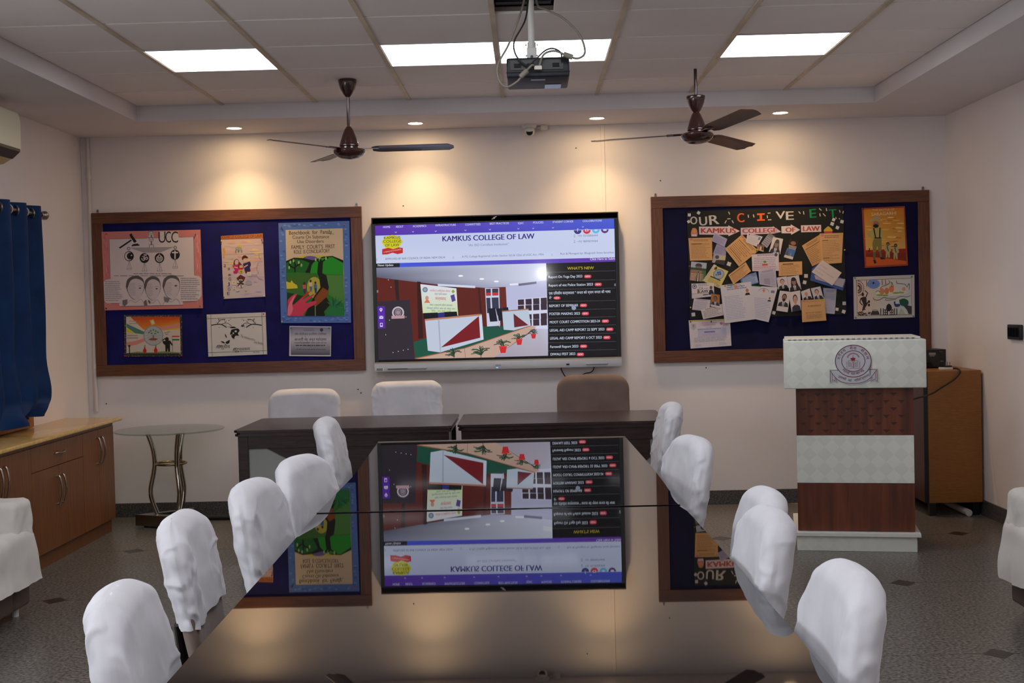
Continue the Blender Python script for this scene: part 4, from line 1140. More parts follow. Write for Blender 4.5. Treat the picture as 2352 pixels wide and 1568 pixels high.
# bookcase
S.poly([(1328, 868), (1594, 846), (1602, 1130), (1345, 1120)], (214, 216, 240)); S.L = 6
for k in range(4):
    xa = 1336 + k * 67
    for y0, y1 in ((872, 920), (926, 972), (1008, 1050), (1056, 1108)):
        S.poly([(xa, y0 - k * 5), (xa + 54, y0 - 4 - k * 5), (xa + 56, y1 - 3 - k * 3), (xa + 2, y1 - k * 3)], (58, 44, 56))
S.L = 5
S.poly([(1602, 1136), (1602, 1364), (1130, 1376), (1490, 1130)], [(196, 196, 216), (176, 170, 188), (168, 158, 172), (190, 186, 204)])
S.poly([(420, 1245), (520, 1212), (1030, 1108), (1450, 1098), (870, 1298), (436, 1388)], (24, 84, 66))
S.poly([(436, 1392), (870, 1300), (1452, 1100), (1500, 1112), (1130, 1378)], (198, 166, 150))
S.line([(430, 1388), (870, 1298), (1455, 1099)], 6, (176, 98, 66)); S.L = 6; S.line([(868, 1300), (876, 1384)], 4, (176, 98, 66)); S.L = 5
S.poly([(98, 890), (385, 872), (430, 1394), (112, 1402)], (50, 42, 52))
S.L = 6
S.ring(284, 985, 46, 14, (196, 186, 196)); S.ell(284, 985, 30, 34, (150, 140, 156)); S.ring(284, 985, 22, 5, (120, 60, 70)); S.poly([(226, 1014), (342, 1010), (342, 1036), (226, 1040)], (190, 150, 160))
for x, y in ((240, 1336), (286, 1326), (330, 1316), (372, 1308), (176, 1180), (208, 1052), (354, 1024), (222, 762), (198, 698)): S.ell(x, y, 4, 4, (196, 214, 220), 8)
S.poly([(632, 732), (962, 750), (962, 770), (634, 752)], (214, 220, 240)); S.poly([(640, 754), (800, 762), (800, 776), (640, 768)], (26, 22, 30))
for x, y in ((834, 663), (1020, 690), (1148, 712)): S.ell(x, y, 22, 8, (250, 252, 255), 12)
S.poly([(1262, 732), (1340, 726), (1345, 742), (1268, 748)], (236, 238, 252)); S.poly([(1340, 732), (1500, 712), (1500, 732), (1345, 752)], (110, 112, 138))
S.poly([(1505, 618), (1584, 606), (1586, 642), (1508, 656)], (236, 238, 252))
# banner in that photograph
S.poly([(480, 735), (796, 772), (812, 1012), (502, 992)], [(222, 226, 236), (226, 228, 236), (206, 226, 160), (206, 224, 180)]); S.L = 7
S.text('भारतीय ई रजिस्ट्रेशन योजना', 562, 800, 742, 806, 16, (206, 50, 70)); S.text('उत्तर प्रदेश सरकार', 604, 828, 712, 832, 14, (70, 66, 96)); S.text('धन्यवाद', 612, 872, 704, 876, 24, (204, 36, 56), 0.01)
S.text('टैबलेट व स्मार्टफोन वितरण कार्यक्रम', 562, 924, 762, 928, 13, (50, 70, 90)); S.text('कैमकुस कॉलेज ऑफ लॉ, मोहन नगर', 536, 952, 786, 960, 13, (70, 80, 170)); S.text('दिनांक -  2023  समय - 11 बजे', 578, 976, 748, 980, 12, (60, 80, 60))
S.ell(522, 784, 24, 24, (150, 170, 190)); S.L = 8; S.ring(522, 784, 18, 4, (60, 76, 100)); S.L = 7
S.ell(538, 858, 15, 20, (206, 150, 130)); S.poly([(512, 900), (530, 874), (552, 876), (566, 900)], (222, 120, 90)); S.poly([(752, 800), (768, 782), (784, 800), (768, 818)], (150, 170, 40)); S.poly([(744, 836), (778, 824), (790, 880), (758, 892)], (90, 70, 150))
S.L = 6
S.poly([(505, 990), (632, 984), (636, 1032), (510, 1046)], (16, 18, 30)); S.poly([(690, 980), (800, 976), (806, 1016), (694, 1026)], (16, 18, 30)); S.poly([(632, 988), (690, 982), (694, 1024), (636, 1032)], (44, 44, 130))
for q in ([(1076, 950), (1138, 944), (1158, 1062), (1092, 1066)], [(1142, 950), (1200, 946), (1200, 1056), (1168, 1058)], [(1204, 942), (1250, 938), (1256, 966), (1206, 970)]): S.poly(q, (24, 26, 42))
S.line([(1158, 1010), (1176, 1110)], 5, (180, 184, 200)); S.line([(1086, 1138), (1176, 1116), (1210, 1130)], 5, (60, 64, 80))
# desks in it
S.L = 7
S.poly([(520, 1048), (1020, 1002), (1036, 1222), (655, 1335), (546, 1320)], (196, 206, 226)); S.poly([(518, 1042), (1018, 996), (1022, 1010), (520, 1058)], (186, 130, 100))
S.poly([(1198, 975), (1430, 955), (1450, 1098), (1302, 1142), (1212, 1136)], (190, 204, 222)); S.poly([(1196, 970), (1430, 950), (1430, 960), (1198, 980)], (170, 120, 100))
S.L = 8
S.poly([(634, 1052), (648, 1050), (662, 1334), (652, 1335)], (170, 178, 200)); S.poly([(660, 1292), (994, 1016), (1006, 1206)], (122, 26, 34)); S.poly([(1298, 994), (1430, 1096), (1305, 1116)], (110, 34, 44))
S.poly([(994, 1014), (1018, 1006), (1036, 1222), (1010, 1226)], (210, 218, 238))
# pots and palms
rnd = random.Random(7)
for (x, y, s) in ((1474, 1190, 0.62), (1348, 1240, 0.78), (1206, 1306, 0.92), (1012, 1384, 1.05), (776, 1396, 1.0)):
    for k in range(22):
        a = rnd.uniform(-170, -10); l = rnd.uniform(50, 92) * s; bx_, by_ = x + rnd.uniform(-8, 8), y - rnd.uniform(20, 60) * s
        ex, ey = bx_ + l * math.cos(R(a)), by_ + l * math.sin(R(a)) * 0.75
        S.L = 9; S.line([(bx_, by_), ((bx_ + ex) / 2, (by_ + ey) / 2 - 6 * s), (ex, ey + 10 * s)], 7 * s, ((34, 62, 46), (44, 84, 58), (24, 44, 38), (66, 100, 76))[k % 4])
    S.line([(x, y), (x + 3, y - 80 * s)], 5 * s, (70, 50, 40)); S.L = 10
    if y < 1380: S.poly([(x - 36 * s, y - 22 * s), (x + 36 * s, y - 26 * s), (x + 25 * s, y + 36 * s), (x - 22 * s, y + 38 * s)], (206, 42, 44)); S.L = 11; S.rect(x - 38 * s, y - 30 * s, x + 38 * s, y - 18 * s, (224, 58, 56))
S.L = 12
S.poly([(103, 931), (168, 928), (173, 1122), (108, 1126)], (92, 40, 168)); S.L = 13
S.ell(134, 958, 13, 13, Wt); S.poly([(123, 964), (145, 963), (135, 980)], Wt); S.rect(120, 1014, 154, 1040, Wt); S.rect(126, 1076, 150, 1110, Wt); S.L = 14
S.ell(134, 957, 5, 5, (92, 40, 168)); S.line([(120, 1014), (137, 1030), (154, 1014)], 4, (92, 40, 168)); S.rect(131, 1081, 146, 1100, (92, 40, 168))
for x, y in ((104, 799), (2190, 741)):
    for i in (-1, 1):
        for j in (-1, 0, 1): S.ell(x + 4 * i, y + 8 * j, 2.4, 2.4, Wt, 6)
# news list
S.L = 4
S.text("WHAT'S NEW", 1772, 609, 2004, 604, 24, (196, 176, 40), 0.02)
nw = (214, 224, 244)
items = (('Report On Yoga Day 2023', 1606, 684, 1902, 676, 1950, 668), ('Report of vist Police Station 2023', 1607, 757, 1996, 747, 2042, 738), ('REPORT OF SEMINAR', 1612, 938, 1866, 931, 1913, 922), ('POSTER MAKING 2023', 1614, 1008, 1882, 1003, 1929, 994), ('MOOT COURT COMPETITION 2023-24', 1617, 1081, 2058, 1070, 2105, 1060), ('LEGAL AID CAMP REPORT 22 SEPT 2023', 1618, 1152, 2096, 1141, 2144, 1132), ('LEGAL AID CAMP REPORT 6 OCT 2023', 1620, 1222, 2072, 1213, 2118, 1204), ('Farewell Report 2023', 1621, 1296, 1867, 1291, 1914, 1281), ('DIWALI FEST 2023', 1624, 1362, 1840, 1357, 1886, 1352))
for st, xl, yl, xr, yr, bx_, by_ in items:
    S.L = 4; S.text(st, xl, yl, xr, yr, 22, nw, 0.012)
    S.poly([(bx_ + 32 * math.copysign(1, math.cos(R(a))) * (0.55 + 0.45 * abs(math.cos(R(a)))), by_ + 15 * math.sin(R(a)) - 0.03 * 32 * math.cos(R(a))) for a in range(0, 360, 20)], (214, 70, 84))
    S.L = 5; S.text('NEW', bx_ - 20, by_ + 7, bx_ + 20, by_ + 6, 14, (240, 224, 232), 0.015)
S.L = 4
S.text('एक दिवसीय कार्यशाला " जनता को न्याय जनता की भाषा', 1609, 828, 2150, 812, 22, nw, 0.006); S.text('में"', 1612, 868, 1634, 867, 20, nw, 0.006)
S.ell(1680, 857, 32, 15, (214, 70, 84)); S.L = 5; S.text('NEW', 1660, 864, 1700, 863, 14, (240, 224, 232), 0.015); S.ell(1828, 944, 20, 20, (150, 160, 186)); S.L = 4
S.n += 1; S.hold = True
for (y0, y1) in ((632, 618), (709, 696), (784, 770), (890, 878), (965, 951), (1036, 1021), (1108, 1092), (1178, 1164), (1251, 1238), (1321, 1309)):
    for k in range(50):
        a, b = k / 50, (k + 0.5) / 50; x0 = 1590 + 603 * a + (y0 - 620) * 0.016; x1 = 1590 + 603 * b + (y0 - 620) * 0.016
        ya, yb_ = y0 + (y1 - y0) * a, y0 + (y1 - y0) * b
        S.poly([(x0, ya - 1.6), (x1, yb_ - 1.6), (x1, yb_ + 1.6), (x0, ya + 1.6)], (120, 124, 136))
S.hold = False
S.build('screen_picture', TV, 'screen_light', (-0.225, 0, 1.515), 'lit screen with the college web page').location = (0, 0.0034, 0)
for lab, pts in (('black cable hanging from the wall screen, left end tucked behind the taupe chair', [(0.21, 8.84, 0.99), (0.215, 8.83, 0.96), (0.25, 8.83, 0.90), (0.30, 8.84, 0.82), (0.33, 8.86, 0.70)]), ('black cable curling under the lower edge of the wall screen', [(0.44, 8.84, 0.99), (0.435, 8.83, 0.965), (0.415, 8.83, 0.945), (0.37, 8.83, 0.935), (0.33, 8.84, 0.90), (0.30, 8.86, 0.78)])):
    bm = bmesh.new(); tube(bm, spline(pts, 8), 0.004, 8); single('screen_cable', bm, 'cable_black', lab.replace(', left end', ', end'), 'cable', smooth=60)

# ------------------------------------------------------------------ notice boards
def board(label, x0, x1, z0, z1, felt, ft):
    t = thing('notice_board', label, 'notice board', ((x0 + x1) / 2, YB, (z0 + z1) / 2))
    w, h = (x1 - x0) / 2, (z1 - z0) / 2
    part(t, 'felt_panel', bxm(-w + ft - 0.005, w - ft + 0.005, -0.026, -0.004, -h + ft - 0.005, h - ft + 0.005), felt)
    part(t, 'frame_rail', bxm(-w, w, -0.034, -0.001, h - ft, h, 0.002), 'frame_wood_h')
    part(t, 'frame_rail', bxm(-w, w, -0.034, -0.001, -h, -h + ft, 0.002), 'frame_wood_h')
    part(t, 'frame_rail', bxm(-w, -w + ft, -0.034, -0.001, -h + ft + 0.0005, h - ft - 0.0005, 0.002), 'frame_wood_v')
    part(t, 'frame_rail', bxm(w - ft, w, -0.034, -0.001, -h + ft + 0.0005, h - ft - 0.0005, 0.002), 'frame_wood_v')
    for sx in (-1, 1):
        bm = bmesh.new(); cx = sx * (w - 0.035)
        prism(bm, [(cx - 0.008, h), (cx + 0.008, h), (cx + 0.008, h + 0.018), (cx + 0.004, h + 0.027), (cx - 0.004, h + 0.027), (cx - 0.008, h + 0.018)], -0.005, -0.001, 'y'); part(t, 'hanger', bm, 'steel')
        bm = bmesh.new(); lathe(bm, [(0, 0.003), (0.003, 0.002), (0.0035, 0)], 8, mtx=Matrix.Translation((cx, -0.005, h + 0.015)) @ Matrix.Rotation(R(90), 4, 'X')); part(t, 'nail', bm, 'plastic_black')
    return t
board('wood-framed blue notice board with hand-drawn posters', -3.03, -1.15, 0.995, 2.132, 'felt_blue', 0.076)
board('wood-framed navy notice board with pinned achievement papers, behind the lectern', 0.858, 2.774, 0.998, 2.147, 'felt_navy', 0.080)
YP = YB - 0.028
# ------------------------------------------------------------------ hand-drawn posters on the blue board
INK, PEN = (34, 32, 34), (110, 106, 110)
GP = 'posters on the blue board'
def sub(a, H, ox, oy, k): a.f = lambda u, v: chart(H, ox + u * k, oy + v * k)
def art_scales(a):
    sub(a, H_LEFT, 108.5, 253.3, 0.4614)
    pk = (206, 128, 126)
    a.L = 1
    a.poly([(36, 104), (1810, 60), (1850, 1470), (85, 1506)], pk)
    rnd = random.Random(2)
    a.L = 2
    for k in range(70):
        u = rnd.random(); y = 110 + 1210 * rnd.random()
        x = 50 + 80 * rnd.random() + y * 0.035 if k % 2 else 1715 + 80 * rnd.random() + y * 0.022
        a.line([(x, y), (x + 6, y + 60 + 60 * rnd.random())], 8, ((222, 160, 156), (190, 104, 104))[k % 2 if rnd.random() > .4 else 0])
    wh = (212, 200, 204)
    a.L = 3
    a.poly([(170, 230), (1690, 190), (1705, 880), (1800, 900), (1828, 940), (1830, 1250), (1790, 1310), (1720, 1345), (1490, 1352), (1505, 1412), (360, 1440), (350, 1385), (130, 1382), (85, 1340), (70, 1000), (110, 960), (190, 945)], wh)
    a.rect(1060, 90, 1415, 300, wh); a.rect(880, 85, 970, 250, wh)
    a.L = 4
    for pts in ([(190, 940), (172, 230), (860, 212)], [(980, 208), (1060, 205)], [(1430, 196), (1688, 190), (1705, 880)], [(360, 1438), (1505, 1412)], [(200, 1384), (380, 1380)], [(1490, 1352), (1720, 1345)]): a.line(pts, 5, INK)
    # gavel
    a.poly([(528, 150), (570, 125), (590, 150), (560, 185)], INK); a.poly([(545, 180), (590, 160), (650, 250), (610, 280)], INK); a.poly([(600, 270), (650, 240), (665, 275), (625, 296)], INK)
    a.poly([(560, 235), (580, 255), (370, 398), (342, 382)], INK); a.poly([(590, 320), (690, 305), (695, 325), (715, 325), (716, 345), (572, 358), (574, 335), (592, 333)], INK)
    # chain
    g = (96, 92, 96)
    for y in (85, 190): 
        for q in ([(885, y), (885, y + 70), (960, y + 70), (960, y)], [(905, y + 5), (905, y + 45), (945, y + 45), (945, y + 5)], [(885, y + 5), (960, y + 5)]): a.line(q, 9, g)
    a.line([(930, 150), (930, 205)], 20, g); a.line([(930, 265), (930, 335)], 20, g); a.line([(890, 385), (890, 330), (970, 328), (970, 382)], 10, g)
    # UCC in tall letters
    for st, x0, x1 in (('U', 1062, 1185), ('C', 1185, 1285), ('C', 1290, 1412)): a.text(st, x0, 292, x1, 290, 200, INK)
    # beam and pans
    a.poly([(540, 385), (940, 375), (1340, 370), (1085, 470), (790, 472)], (160, 152, 156)); a.ring(520, 400, 24, 12, g); a.ring(1358, 380, 24, 12, g)
    for k, (x, y) in enumerate(((528, 535), (805, 570), (1076, 568), (1356, 508))):
        a.L = 5; a.ell(x, y, 86, 90, INK, 30); a.L = 6
        if k == 0: a.ell(x - 6, y, 70, 76, wh); a.L = 7; a.ell(x + 18, y - 2, 58, 62, INK); a.L = 8; a.ell(x + 44, y - 14, 14, 14, wh, 5)
        elif k == 1: a.text('ॐ', x - 58, y + 58, x + 62, y + 58, 105, wh, 0.02)
        elif k == 2: a.ring(x, y + 10, 54, 12, wh); a.ring(x, y - 20, 30, 8, wh); a.line([(x, y - 80), (x, y + 60)], 9, wh); a.ell(x, y + 5, 46, 60, (150, 144, 148)); a.L = 7; a.ring(x, y - 30, 26, 8, wh); a.ell(x, y - 30, 8, 20, INK)
        else: a.rect(x - 12, y - 74, x + 12, y + 76, wh); a.rect(x - 56, y - 50, x + 56, y - 26, wh)
        a.L = 5
        bx_ = x + 3; by_ = y + 90
        for d in (-46, 0, 46): a.line([(bx_, by_), (bx_ + d, by_ + 140)], 4, PEN)
        a.ring(bx_, by_ + 142, 48, 4, PEN, 14)
    a.ruled(610, 830, 1350, 870, 1, (150, 140, 150), 0.4, 3); a.ruled(260, 870, 1590, 905, 1, (150, 140, 156), 0.35, 4)
    a.ruled(95, 975, 410, 1350, 11, (140, 134, 142), 0.3, 5); a.ruled(1460, 915, 1810, 1320, 11, (140, 134, 142), 0.3, 6)
    # three pencil faces
    for k, (x, y, w) in enumerate(((640, 1120, 170), (950, 1130, 150), (1290, 1110, 160))):
        a.L = 5; a.blob([(x - w, y - 40), (x - w * .8, y - 170), (x, y - 235), (x + w * .8, y - 180), (x + w * .95, y), (x + w * .5, y + 160), (x, y + 200), (x - w * .6, y + 130)], (92, 86, 90)); a.L = 6
        a.blob([(x - w * .82, y), (x - w * .5, y - 140), (x + 20, y - 180), (x + w * .82, y - 120), (x + w * .88, y + 20), (x + w * .45, y + 175), (x, y + 196), (x - w * .6, y + 120)], (200, 190, 196)); a.L = 7
        a.ruled(x - w * .7, y - 110, x + w * .1, y + 130, 14, (156, 146, 160), 0.35, 10 + k); a.ell(x + w * .5, y - 10 - 30 * (k == 2), 20, 13, (84, 80, 84)); a.curve([(x + w * .3, y - 40), (x + w * .5, y - 56), (x + w * .75, y - 40)], 6, PEN)
        a.curve([(x - w, y + 300), (x - w * .5, y + 210), (x, y + 250), (x + w * .6, y + 190), (x + w, y + 290)], 5, PEN)
    a.L = 7
    a.poly([(410, 1330), (500, 1308), (495, 1390), (445, 1438), (412, 1400)], (110, 104, 108)); a.poly([(795, 1350), (838, 1315), (860, 1420), (800, 1422)], (110, 104, 108)); a.poly([(870, 1312), (910, 1345), (915, 1400), (880, 1370)], (96, 90, 94)); a.poly([(1150, 1260), (1260, 1300), (1230, 1370), (1165, 1340)], (120, 114, 118))
sheet('poster', 'pink-bordered pencil poster of scales, gavel and three faces', 'poster', H_LEFT, [(122, 298), (944, 280), (965, 932), (150, 950)], YB - 0.0352, (206, 128, 126), art_scales, ((165, 318, PR), (905, 320, PG), (942, 914, PG), (164, 934, PB)), GP)

def art_family(a):
    sub(a, H_LEFT, 1085.4, 271.4, 0.4039)
    a.L = 1
    a.poly([(68, 150), (930, 96), (980, 1395), (125, 1440)], [(212, 182, 170), (206, 176, 172), (196, 186, 204), (204, 196, 190)])
    a.L = 2
    rnd = random.Random(5)
    for k in range(60):
        y = rnd.uniform(260, 1380); x = rnd.uniform(150, 860) + y * 0.02; t_ = (y - 260) / 1100
        c = ((226, 196, 140), (222, 170, 150), (216, 190, 180))[k % 3] if t_ < .55 else ((176, 160, 196), (196, 178, 198), (206, 190, 176))[k % 3]
        a.ell(x, y, rnd.uniform(40, 120), rnd.uniform(10, 24), c, 14)
    a.L = 3
    a.poly([(68, 150), (930, 96), (934, 195), (70, 222)], (176, 112, 60)); a.L = 4
    a.text('KAMKUS COLLEGE OF LAW', 84, 214, 918, 178, 62, (132, 44, 30), 0.006)
    a.line([(75, 350), (935, 322)], 5, (226, 210, 200)); a.line([(85, 530), (945, 505)], 5, (190, 166, 160)); a.line([(100, 1010), (965, 985)], 5, (186, 168, 176))
    # lotus-like device
    a.ell(440, 365, 44, 26, (222, 184, 60)); a.ell(430, 410, 70, 34, (160, 160, 160)); a.L = 5; a.ell(430, 470, 20, 18, (90, 140, 110)); a.ell(375, 470, 14, 34, (140, 140, 130)); a.ell(495, 460, 14, 34, (140, 140, 130)); a.L = 4
    a.poly([(100, 400), (150, 395), (160, 480), (140, 600), (110, 605), (120, 500)], (222, 160, 80))
    # family
    sk = (214, 178, 168)
    a.blob([(325, 740), (340, 660), (395, 622), (440, 660), (445, 720), (400, 740)], (96, 40, 30)); a.L = 5; a.ell(395, 695, 42, 60, sk); a.L = 4
    a.blob([(300, 760), (420, 735), (430, 800), (410, 910), (330, 915), (330, 840)], (196, 36, 116)); a.L = 5
    a.line([(310, 790), (350, 870)], 20, sk); a.line([(340, 790), (420, 805)], 22, sk)
    a.blob([(420, 790), (435, 680), (500, 740), (540, 790), (500, 840), (440, 840)], (120, 50, 30)); a.L = 6; a.ell(485, 785, 38, 36, sk); a.poly([(430, 810), (545, 800), (500, 845), (450, 845)], (196, 40, 40)); a.ell(478, 880, 44, 40, (206, 184, 50)); a.L = 7; a.ell(485, 885, 14, 16, (60, 70, 30), 6); a.L = 5
    a.ell(572, 640, 54, 60, sk); a.L = 6; a.blob([(505, 640), (505, 580), (560, 546), (615, 580), (622, 610), (550, 610), (525, 640)], (84, 34, 24)); a.L = 5
    a.blob([(520, 720), (600, 700), (660, 675), (685, 740), (665, 800), (672, 870), (570, 885), (545, 800)], (48, 38, 96)); a.L = 6; a.line([(540, 795), (620, 745)], 24, sk); a.L = 5
    a.poly([(565, 885), (672, 860), (676, 880), (572, 918)], (96, 44, 40))
    # gavel-like dome and leaf mark
    a.poly([(390, 1020), (470, 945), (572, 1000), (545, 1060), (410, 1060)], (96, 40, 52)); a.ell(475, 1130, 76, 92, (206, 200, 206)); a.L = 6
    for an in (-90, -60, -120, 0, 180, 20): a.line([(470, 1130), (470 + 70 * math.cos(R(an)), 1125 + 76 * math.sin(R(an)))], 20, (34, 70, 44))
    a.line([(415, 1175), (540, 1065)], 24, (110, 30, 40)); a.line([(480, 1150), (490, 1215)], 14, (40, 40, 36)); a.L = 5
    for x, y, s in ((650, 930, 42), (335, 1110, 44), (345, 1215, 34)):
        a.poly([(x - s, y - s), (x + s, y - s * .9), (x + s * .95, y + s), (x - s * .9, y + s * .95)], (214, 206, 196)); a.L = 6; a.poly([(x - s * .4, y + s * .3), (x + s * .4, y + s * .3), (x, y - s * .5)], (206, 160, 30)); a.L = 5
    a.ell(640, 1110, 70, 50, (170, 164, 178)); a.ell(580, 1240, 30, 40, (206, 190, 190)); a.ell(415, 1265, 50, 24, (206, 196, 190))
    for k, ch in enumerate('नशाउनमुक्त'[:7]):
        x, y = ((150, 790), (235, 860), (245, 970), (255, 1065), (225, 1165), (240, 1275), (225, 1365))[k]
        a.text('2ळaGJGE'[k], x - 26, y, x + 26, y - 4, 60, (66, 66, 110))
    a.curve([(930, 670), (840, 700), (800, 830), (840, 900), (800, 960), (880, 1040), (950, 1060)], 7, (170, 130, 150)); a.curve([(860, 520), (850, 580), (890, 620)], 7, (180, 120, 130))
sheet('poster', 'pastel crayon poster of a family of three with orange title strip', 'poster', H_LEFT, [(1112, 332), (1461, 310), (1480, 836), (1135, 855)], YP - 0.001, (212, 190, 184), art_family, ((1119, 375, PY), (1453, 363, PR), (1140, 842, PG), (1472, 830, PW)), GP)

def art_bench(a):
    a.L = 1
    a.poly([(1590, 225), (2180, 207), (2194, 1052), (1612, 1055)], (84, 118, 190))
    a.L = 2; rnd = random.Random(9)
    for k in range(90):
        s_ = rnd.choice('tblr'); u = rnd.random()
        x, y = {'t': (1612 + 550 * u, 236 + 24 * rnd.random() - 8 * u), 'b': (1632 + 540 * u, 1012 + 30 * rnd.random()), 'l': (1608 + 24 * rnd.random() + 20 * u, 240 + 790 * u), 'r': (2142 + 20 * rnd.random() + 12 * u, 228 + 800 * u)}[s_]
        a.ell(x, y, 12, 7, ((102, 136, 204), (70, 100, 176), (116, 150, 212))[k % 3], 8)
    a.L = 3
    a.poly([(1650, 282), (2125, 268), (2142, 997), (1665, 998)], (206, 188, 164))
    tk = (40, 34, 30)
    a.L = 4
    for st, x0, y0, x1, y1, h, c in (('Benchbook  for  Family', 1680, 322, 2036, 312, 32, tk), ('Courts On Substance', 1708, 356, 2012, 350, 27, tk), ('Use Disorders', 1748, 392, 1966, 388, 27, tk), ("FAMILY  COURT'S  FIRST", 1700, 442, 2060, 434, 32, (70, 40, 36)), ('ROLE  IS CONCILIATORY', 1720, 480, 2018, 470, 30, (70, 40, 36))): a.text(st, x0, y0, x1, y1, h, c, 0.006)
    a.curve([(1990, 312), (2030, 314), (2054, 316)], 3, tk)
    gr, gd, bk = (36, 150, 44), (24, 104, 40), (22, 26, 22)
    a.poly([(1740, 512), (1800, 496), (1900, 492), (2050, 496), (2050, 530), (1740, 530)], (206, 190, 60)); a.ell(1856, 520, 60, 22, (104, 92, 160)); a.L = 5
    a.poly([(1654, 540), (1720, 512), (1800, 516), (1880, 534), (1960, 504), (2040, 498), (2130, 534), (2131, 700), (1657, 700)], bk); a.L = 6
    a.poly([(1655, 556), (1730, 524), (1800, 534), (1850, 556), (1815, 640), (1656, 640)], gd); a.poly([(1870, 560), (1940, 516), (2040, 506), (2128, 556), (2131, 660), (1850, 660)], gr); a.poly([(1657, 640), (1750, 634), (2132, 655), (2141, 996), (1665, 998)], (44, 118, 44)); a.L = 7
    a.poly([(1658, 680), (1760, 640), (1900, 650), (1930, 800), (1660, 800)], (62, 110, 46)); a.poly([(1990, 655), (2132, 660), (2140, 900), (2010, 820)], (78, 136, 66)); a.ell(1890, 760, 62, 88, (176, 172, 74)); a.poly([(1662, 800), (1800, 830), (1790, 998), (1665, 998)], (30, 60, 30)); a.L = 8
    a.poly([(1655, 710), (1690, 720), (1700, 700), (1716, 722), (1745, 740), (1752, 766), (1660, 772)], (206, 196, 60))
    # tree
    a.poly([(1920, 560), (1948, 530), (1962, 540), (1956, 640), (1990, 660), (2010, 760), (1990, 840), (2024, 900), (1970, 960), (1980, 997), (1810, 997), (1850, 900), (1890, 830), (1940, 760), (1930, 680), (1914, 640)], bk); a.L = 9
    a.poly([(1960, 760), (2010, 790), (1990, 840), (1900, 920), (1890, 850)], (140, 72, 34)); a.L = 8
    for p in ([(1936, 560), (1910, 530), (1890, 536)], [(1944, 545), (1936, 510)], [(1955, 545), (1990, 520), (2005, 512)], [(1728, 634), (1728, 560), (1706, 540)], [(1728, 590), (1760, 570), (1790, 570)], [(1725, 600), (1690, 580), (1680, 560)], [(1818, 634), (1870, 560), (1890, 534)]): a.curve(p, 12, bk)
    for x, y in ((1690, 550), (1716, 538), (1760, 552), (1782, 574), (1680, 594), (1900, 528), (1934, 514), (1986, 518)): a.ell(x, y, 8, 14, (150, 190, 130), 8)
    # children
    for x, y, c1, c2 in ((1806, 760, (206, 90, 110), (40, 60, 120)), (1858, 740, (206, 190, 180), (90, 110, 160)), (1898, 755, (60, 110, 170), (50, 70, 110))):
        a.L = 10; a.ell(x, y - 34, 9, 11, (70, 40, 30)); a.poly([(x - 14, y - 20), (x + 12, y - 22), (x + 12, y + 12), (x - 10, y + 14)], c1); a.poly([(x - 10, y + 12), (x + 14, y + 10), (x + 10, y + 52), (x - 2, y + 54)], c2)
    # the pink hand
    a.L = 10; hp = (204, 62, 94)
    a.blob([(1664, 996), (1668, 900), (1672, 860), (1724, 815), (1744, 820), (1712, 880), (1722, 900), (1840, 795), (1850, 800), (1790, 860), (1880, 815), (1882, 828), (1810, 890), (1900, 870), (1898, 900), (1840, 930), (1800, 980), (1790, 996)], hp, 3); a.L = 11
    a.blob([(1668, 990), (1674, 910), (1712, 840), (1730, 830), (1706, 890), (1712, 940), (1690, 992)], (222, 120, 146), 3); a.line([(1800, 840), (1840, 800)], 16, (206, 36, 44))
    a.L = 10
    for k in range(9):
        an = R(-150 + k * 22); a.poly([(2060 - 18 * math.sin(an), 930 + 18 * math.cos(an)), (2060 + 18 * math.sin(an), 930 - 18 * math.cos(an)), (2060 + 80 * math.cos(an), 920 + 90 * math.sin(an))], ((30, 110, 70), (40, 130, 80), (24, 90, 60))[k % 3])
    a.poly([(1985, 950), (2050, 920), (2141, 940), (2141, 996), (1990, 997)], (36, 122, 66)); a.line([(1896, 905), (1898, 996)], 7, (110, 160, 110))
sheet('poster', 'blue-bordered painted poster of a tree and a pink hand', 'poster', H_LEFT, [(1590, 225), (2180, 207), (2194, 1052), (1612, 1055)], YP - 0.001, (84, 118, 190), art_bench, ((1615, 258, PR), (2140, 244, PR), (1622, 1043, PY)), GP)

